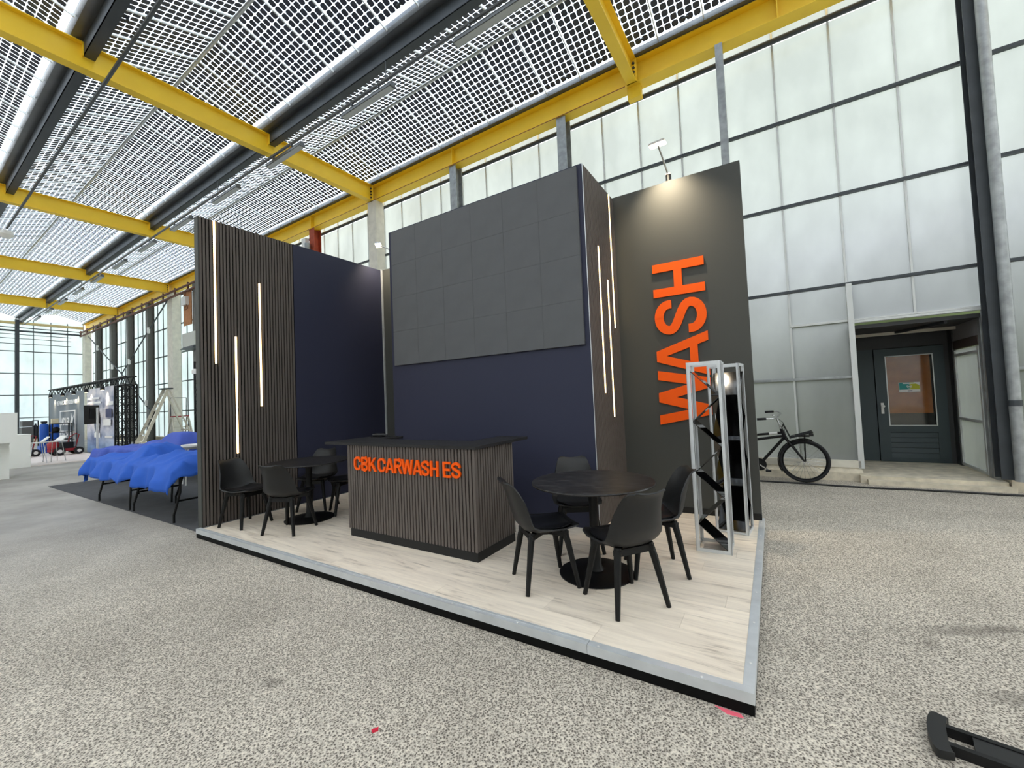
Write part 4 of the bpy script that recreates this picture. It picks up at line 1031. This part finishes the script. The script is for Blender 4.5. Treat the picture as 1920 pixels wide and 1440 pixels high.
part('head_lamp', MB().lathe([(.07,0),(.09,-.05),(.09,-.14)], (-14.45,5.4,2.85), 12), M_whitep, tf2)
for i,(x,lab) in enumerate([(-30.2,'truss spotlight at the far end of the grey banner'),(-28.0,'truss spotlight above the grey banner middle'),(-26.2,'truss spotlight above the grey banner near the post'),(-24.3,'truss spotlight above the picture banner, far one'),(-22.2,'truss spotlight above the picture banner, near one')]):
    sl = thing('truss_spotlight', lab, 'spotlight', (x,YW-.35,2.72), group='spotlights on the far truss')
    part('can', MB().lathe([(.05,.02),(.07,-.02),(.07,-.12),(.055,-.12)], n=12), M_blackmetal, sl, smooth=True, wl=False)
    part('lens', MB().lathe([(.052,-.124),(.052,-.121)], n=12), M_lamp, sl, wl=False)
    part('hook', MB().tube([(0,0,.02),(0,.1,.12),(0,.2,.1)], .01, 6), M_blackmetal, sl, wl=False)
    L = bpy.data.lights.new('spot_light','SPOT'); L.energy = 45; L.color = (1,.8,.55); L.spot_size = 1.6; L.spot_blend = 1; L.shadow_soft_size = .08
    lo = link('spot_light', L, sl, (0,0,-.16)); lo.rotation_euler = Vector((0,.45,-1)).to_track_quat('-Z','Y').to_euler()

def text_mesh(s, size, m, width=None):
    cu = bpy.data.curves.new('t','FONT'); cu.body = s; cu.size = size; cu.extrude = .002; cu.offset = size*.04; cu.align_x = 'LEFT'; cu.resolution_u = 2
    ob = bpy.data.objects.new('t', cu); C.objects.link(ob); dg = bpy.context.evaluated_depsgraph_get(); dg.update()
    me = bpy.data.meshes.new_from_object(ob.evaluated_get(dg)); bpy.data.objects.remove(ob); bpy.data.curves.remove(cu)
    xs = [v.co.x for v in me.vertices]; x0, x1 = min(xs), max(xs); k = (width/(x1-x0)) if width else 1
    for v in me.vertices: v.co = ((v.co.x-x0)*k, -v.co.z, v.co.y)
    me.materials.clear(); me.materials.append(m); return me
def wavy(x0,x1,z0,z1,y,nx,nz,amp,seed):
    vs = []
    for j in range(nz+1):
        for i in range(nx+1):
            u,v = i/nx, j/nz
            vs.append((x0+(x1-x0)*u, y+amp*noise.noise(Vector((u*6+seed,v*1.5,seed)))*(1.3-v), z0+(z1-z0)*v))
    return vs, [(j*(nx+1)+i,j*(nx+1)+i+1,(j+1)*(nx+1)+i+1,(j+1)*(nx+1)+i) for j in range(nz) for i in range(nx)]
bn = thing('banner', 'grey banner with ADLER TECHNIEK logo hung in the far truss', 'banner', (-28.4,YW-.18,.1))
YN = YW-.2
vs,fs = wavy(-31.3,-25.3,.08,2.74,YN,40,16,.04,2.0); b = MB().add(vs,fs); part('cloth', b, M_banner, bn, smooth=True)
def put(me, name, parent, x, z, y=YN-.075):
    o = link(name, me, parent); o.location = (x-parent.location.x, y-parent.location.y, z-parent.location.z); return o
put(text_mesh('VETMAECARWASHEVOOR', .26, M_text, 3.6), 'heading', bn, -29.5, 2.2)
bxm = MB(); 
for r_ in ((-28.9,-26.3,1.86,1.91),(-28.9,-26.3,.50,.55),(-28.9,-28.78,.55,1.86),(-26.42,-26.3,.55,1.86)): bxm.box(r_[0],r_[1],YN-.077,YN-.073,r_[2],r_[3])
part('logo_frame', bxm, M_text, bn)
put(text_mesh('ADLER', .46, M_text, 1.45), 'logo_text', bn, -28.65, 1.25)
put(text_mesh('TECHNIEK', .46, M_text, 2.3), 'logo_text', bn, -28.65, .64)
part('logo_bird', MB().prism([(-27.15,1.3),(-26.9,1.15),(-26.5,1.75),(-26.8,1.5),(-27.0,1.8),(-27.05,1.5)], lambda u,v:(u,YN-.078,v), lambda u,v:(u,YN-.074,v)), M_text, bn, fixn=True)
def picture_material():
    m, nt, p, out = node_mat('car_picture_print'); N = nt.nodes.new; Lk = nt.links.new
    tc = N('ShaderNodeTexCoord'); mp = N('ShaderNodeMapping'); mp.inputs['Scale'].default_value = (.8,1,1.4); Lk(tc.outputs['Object'], mp.inputs[0])
    n = N('ShaderNodeTexNoise'); n.inputs['Scale'].default_value = 1.6; n.inputs['Detail'].default_value = 6; Lk(mp.outputs[0], n.inputs['Vector'])
    r = N('ShaderNodeValToRGB'); e = r.color_ramp.elements; e[0].position = .33; e[0].color = rgb(124,130,156); e[1].position = .66; e[1].color = rgb(232,226,228); k = e.new(.5); k.color = rgb(192,192,204)
    Lk(n.outputs[0], r.inputs[0])
    sz = N('ShaderNodeSeparateXYZ'); Lk(tc.outputs['Object'], sz.inputs[0]); mr_ = N('ShaderNodeMapRange'); mr_.inputs[1].default_value = 1.2; mr_.inputs[2].default_value = .3; Lk(sz.outputs[2], mr_.inputs[0])
    mx = N('ShaderNodeMix'); mx.data_type = 'RGBA'; mx.blend_type = 'MULTIPLY'; Lk(mr_.outputs[0], mx.inputs[0]); Lk(r.outputs[0], mx.inputs[6]); mx.inputs[7].default_value = rgb(150,186,226)
    Lk(mx.outputs[2], p.inputs['Base Color']); p.inputs['Roughness'].default_value = .55; return m
bp = thing('banner', 'pale picture banner with a car seen from above and white captions', 'banner', (-23.2,YN,.1))
vs,fs = wavy(-24.93,-21.5,.08,2.74,YN,30,16,.03,5.0); part('cloth', MB().add(vs,fs), picture_material(), bp, smooth=True)
M_navyp = mat('dark_print', rgb(66,72,104), .6)
def oval(cx,cz,rx,rz_,m,d): part('picture_car', MB().prism([(cx+rx*math.cos(k*PI/10),cz+rz_*math.sin(k*PI/10)) for k in range(20)], lambda u,v:(u,YN-.04-d,v), lambda u,v:(u,YN-.038-d,v)), m, bp, fixn=True)
oval(-23.45,1.38,.38,.52,M_text,0); oval(-23.45,1.38,.33,.46,M_banner,.003); oval(-23.45,1.28,.2,.26,M_navyp,.006)
for (x0,x1,z0,z1,mm_) in [(-24.75,-23.1,2.28,2.36,M_text),(-24.75,-22.9,2.1,2.18,M_text),(-24.75,-23.2,1.92,2.02,M_text),(-22.6,-21.7,1.2,1.45,M_text),(-23.75,-23.0,.72,.9,M_text),(-22.4,-21.5,.72,.8,M_whitep),(-22.3,-21.6,1.52,1.85,M_navyp),(-22.2,-21.4,2.0,2.14,M_text)]:
    part('caption', MB().box(x0,x1,YN-.042,YN-.04,z0,z1), mm_, bp)

single('stand_floor', MB().box(-31.6,-21.0,2.9,5.38,0,.03), mat('white_stand_floor', rgb(236,224,218), .5, var=.03), 'white floor of the far stand', 'platform', base=(-26,4.2,0))
mo_ = thing('monitor_stand', 'portrait monitor on a silver pole stand, seen from behind', 'monitor', (-22.8,5.04,.03))
part('panel', MB().hexa([(-22.82,4.81,1.285),(-22.78,4.81,1.285),(-22.78,5.25,1.29),(-22.82,5.25,1.29),(-22.82,4.8,2.03),(-22.78,4.8,2.03),(-22.78,5.24,2.02),(-22.82,5.24,2.02)]), M_black, mo_)
part('mount', MB().box(-22.78,-22.73,4.96,5.1,1.5,1.88), M_blackmetal, mo_)
part('pole', MB().box(-22.73,-22.67,5.13,5.19,.05,1.93), M_alu, mo_)
part('base', MB().box(-23.0,-22.4,4.95,5.28,.03,.05), M_alu, mo_)
for nm,lab,bx_ in (('display_counter','white counter of the far stand, front one with the box on it',(-18.6,-17.42,.9,2.26,0,.97)),('display_counter','lower white counter of the far stand behind the front one',(-21.9,-20.92,2.2,3.165,0,1.08))):
    t = thing(nm, lab, 'counter', ((bx_[0]+bx_[1])/2,(bx_[2]+bx_[3])/2,0), group='white counters of the far stand')
    part('body', MB().box(bx_[0]+.01,bx_[1]-.01,bx_[2]+.01,bx_[3]-.01,0,bx_[5]-.03), M_white, t); part('top', MB().box(*bx_[:4],bx_[5]-.03,bx_[5]), M_white, t)
t = thing('display_box', 'large white display box standing on the front white counter', 'box', (-17.8,1.6,.97)); part('body', MB().box(-18.5,-17.0,.85,2.33,.972,1.74), M_white, t); part('lid', MB().box(-18.5,-17.0,.85,2.33,1.74,1.76), M_white, t)
for k,(x,y_) in enumerate(((-21.75,3.42),(-21.85,3.85))):
    t = thing('stool', ['white high chair next to the lower white counter','white high chair further along the far stand'][k], 'stool', (x,y_,.03), .3*k, group='white chairs of the far stand')
    part('seat', MB().box(-.2,.2,-.17,.17,.70,.73), M_whitep, t, wl=False)
    part('backrest', MB().hexa([(-.2,.1,.74),(.2,.1,.74),(.2,.14,.74),(-.2,.14,.74),(-.16,.26,.9),(.16,.26,.9),(.16,.29,.9),(-.16,.29,.9)]), M_whitep, t, wl=False)
    for sx in (-1,1):
        for sy in (-1,1): part('leg', MB().tube([(sx*.15,sy*.13,.7),(sx*.22,sy*.2,0)], .012, 6), M_chrome, t, wl=False)
def trolley(label, x, y_, s):
    t = thing('wheeled_machine', label, 'machine', (x,y_,.03), .12, group='red wheeled machines')
    for (wy,r_) in ((-.3,.17),(.28,.15)):
        for sx in (-.2,.2):
            wv = part('wheel', MB().tube([(sx-.05,wy,r_),(sx+.05,wy,r_)], r_, 20), M_rubber, t, wl=False, smooth=True)
            part('hubcap', MB().tube([(sx-.055,wy,r_),(sx+.055,wy,r_)], r_*.45, 14), M_whitep, wv, wl=False)
    part('chassis', MB().box(-.16,.16,-.55,.32,.16,.27), M_red, t, wl=False)
    part('engine', MB().box(-.15,.15,-.2,.14,.27,.52), M_blackmetal, t, wl=False)
    part('tank', MB().lathe([(.05,.27),(.17,.29),(.18,.5),(.1,.62)], (0,-.42,0), 14), M_red, t, wl=False, smooth=True)
    part('handle', MB().tube([(-.14,.02,.3),(-.14,.1,.72),(-.14,.3,.86),(-.14,.4,.82),(-.14,.3,.3)], .02, 8), M_red, t, wl=False, smooth=True)
trolley('red wheeled machine with a hoop handle before the grey banner', -25.2, 4.82, 1)
trolley('red wheeled machine half hidden behind the white chairs', -26.0, 3.72, 1)
for k,y_ in enumerate((4.62,4.95)):
    t = thing('water_tank', ['blue cylindrical tank nearer the grey rack','blue cylindrical tank nearer the grey banner'][k], 'tank', (-28.0,y_,.03), group='blue tanks of the far stand')
    part('vessel', MB().lathe([(.12,.3),(.15,.34),(.15,1.22),(.12,1.3),(.05,1.33)], n=18), M_blue, t, wl=False, smooth=True)
    part('valve_head', MB().box(-.08,.08,-.09,.09,1.33,1.43), M_black, t, wl=False); part('foot', MB().box(-.3,.3,-.16,.16,0,.32), M_blue, t, wl=False)
t = thing('machine_frame', 'black open frame with a cream box before the grey banner', 'frame', (-26.6,4.94,.03))
for yy in (-.35,.24):
    for xx in (-.25,.25): part('upright', MB().box(xx-.02,xx+.02,yy-.02,yy+.02,0,1.32), M_blackmetal, t, wl=False)
for z in (.62,.92,1.3): part('shelf', MB().box(-.27,.27,-.37,.26,z-.015,z+.015), M_blackmetal, t, wl=False)
part('pump', MB().lathe([(.08,.93),(.12,1.0),(.12,1.1),(.06,1.16)], (0,-.2,0), 14), M_black, t, wl=False); part('cream_box', MB().box(-.1,.1,-.34,-.14,1.32,1.53), mat('cream_card', rgb(226,214,182), .7), t, wl=False)
t = thing('control_rack', 'grey equipment rack with bottles at the end of the far stand', 'rack', (-31.0,4.66,0))
part('cabinet', MB().box(-.3,.3,-.32,.06,0,1.2).box(-.3,.3,-.3,.05,1.22,1.5), mat('grey_cabinet', rgb(92,94,92), .5), t, wl=False)
part('open_frame', MB().box(-.3,-.26,.28,.32,0,1.52).box(-.3,-.26,.1,.14,0,1.52).box(-.3,-.26,.1,.32,1.48,1.52).box(-.3,-.26,.1,.32,.6,.64), M_blackmetal, t, wl=False)
part('bottle', MB().lathe([(.07,.64),(.08,.66),(.08,1.2),(.03,1.3),(.03,1.36)], (-.2,.2,0), 12), M_dark, t, wl=False, smooth=True)

# wall-mounted things on the far glass wall
t = thing('fan_heater', 'pale grey fan heater box hung on the hall wall', 'heater', (0,0,0), TH)
bpart('casing', MB().box(-23.4,-22.0,7.85,8.3,4.62,5.25), mat('pale_grey_casing', rgb(196,196,186), .5), t); bpart('louvre', MB().hexa([(-23.4,7.75,4.5),(-22.0,7.75,4.5),(-22.0,8.3,4.5),(-23.4,8.3,4.5),(-23.3,7.85,4.62),(-22.0,7.85,4.62),(-22.0,8.3,4.62),(-23.3,8.3,4.62)]), M_dark, t)
t = thing('mounting_board', 'upright wooden board with a camera box fixed high on the hall wall', 'board', (0,0,0), TH)
bpart('board', MB().box(-24.05,-23.15,8.14,8.18,5.76,7.45), M_board, t); bpart('device', MB().box(-23.9,-23.4,8.0,8.14,6.7,7.1), M_whitep, t); bpart('cable', MB().tube([(-23.45,8.05,6.75),(-23.3,8.05,6.5),(-23.6,8.05,6.45),(-23.55,8.05,7.3)], .02, 6), M_rust, t)
t = thing('junction_device', 'small grey control box on the orange-red post above the partition', 'control box', (0,0,0), TH)
bpart('case', MB().box(-13.75,-13.52,8.1,8.235,7.0,7.45), M_whitep, t); bpart('motor', MB().tube([(-13.4,8.1,7.02),(-13.4,8.1,7.22)], .09, 12), M_galv, t)
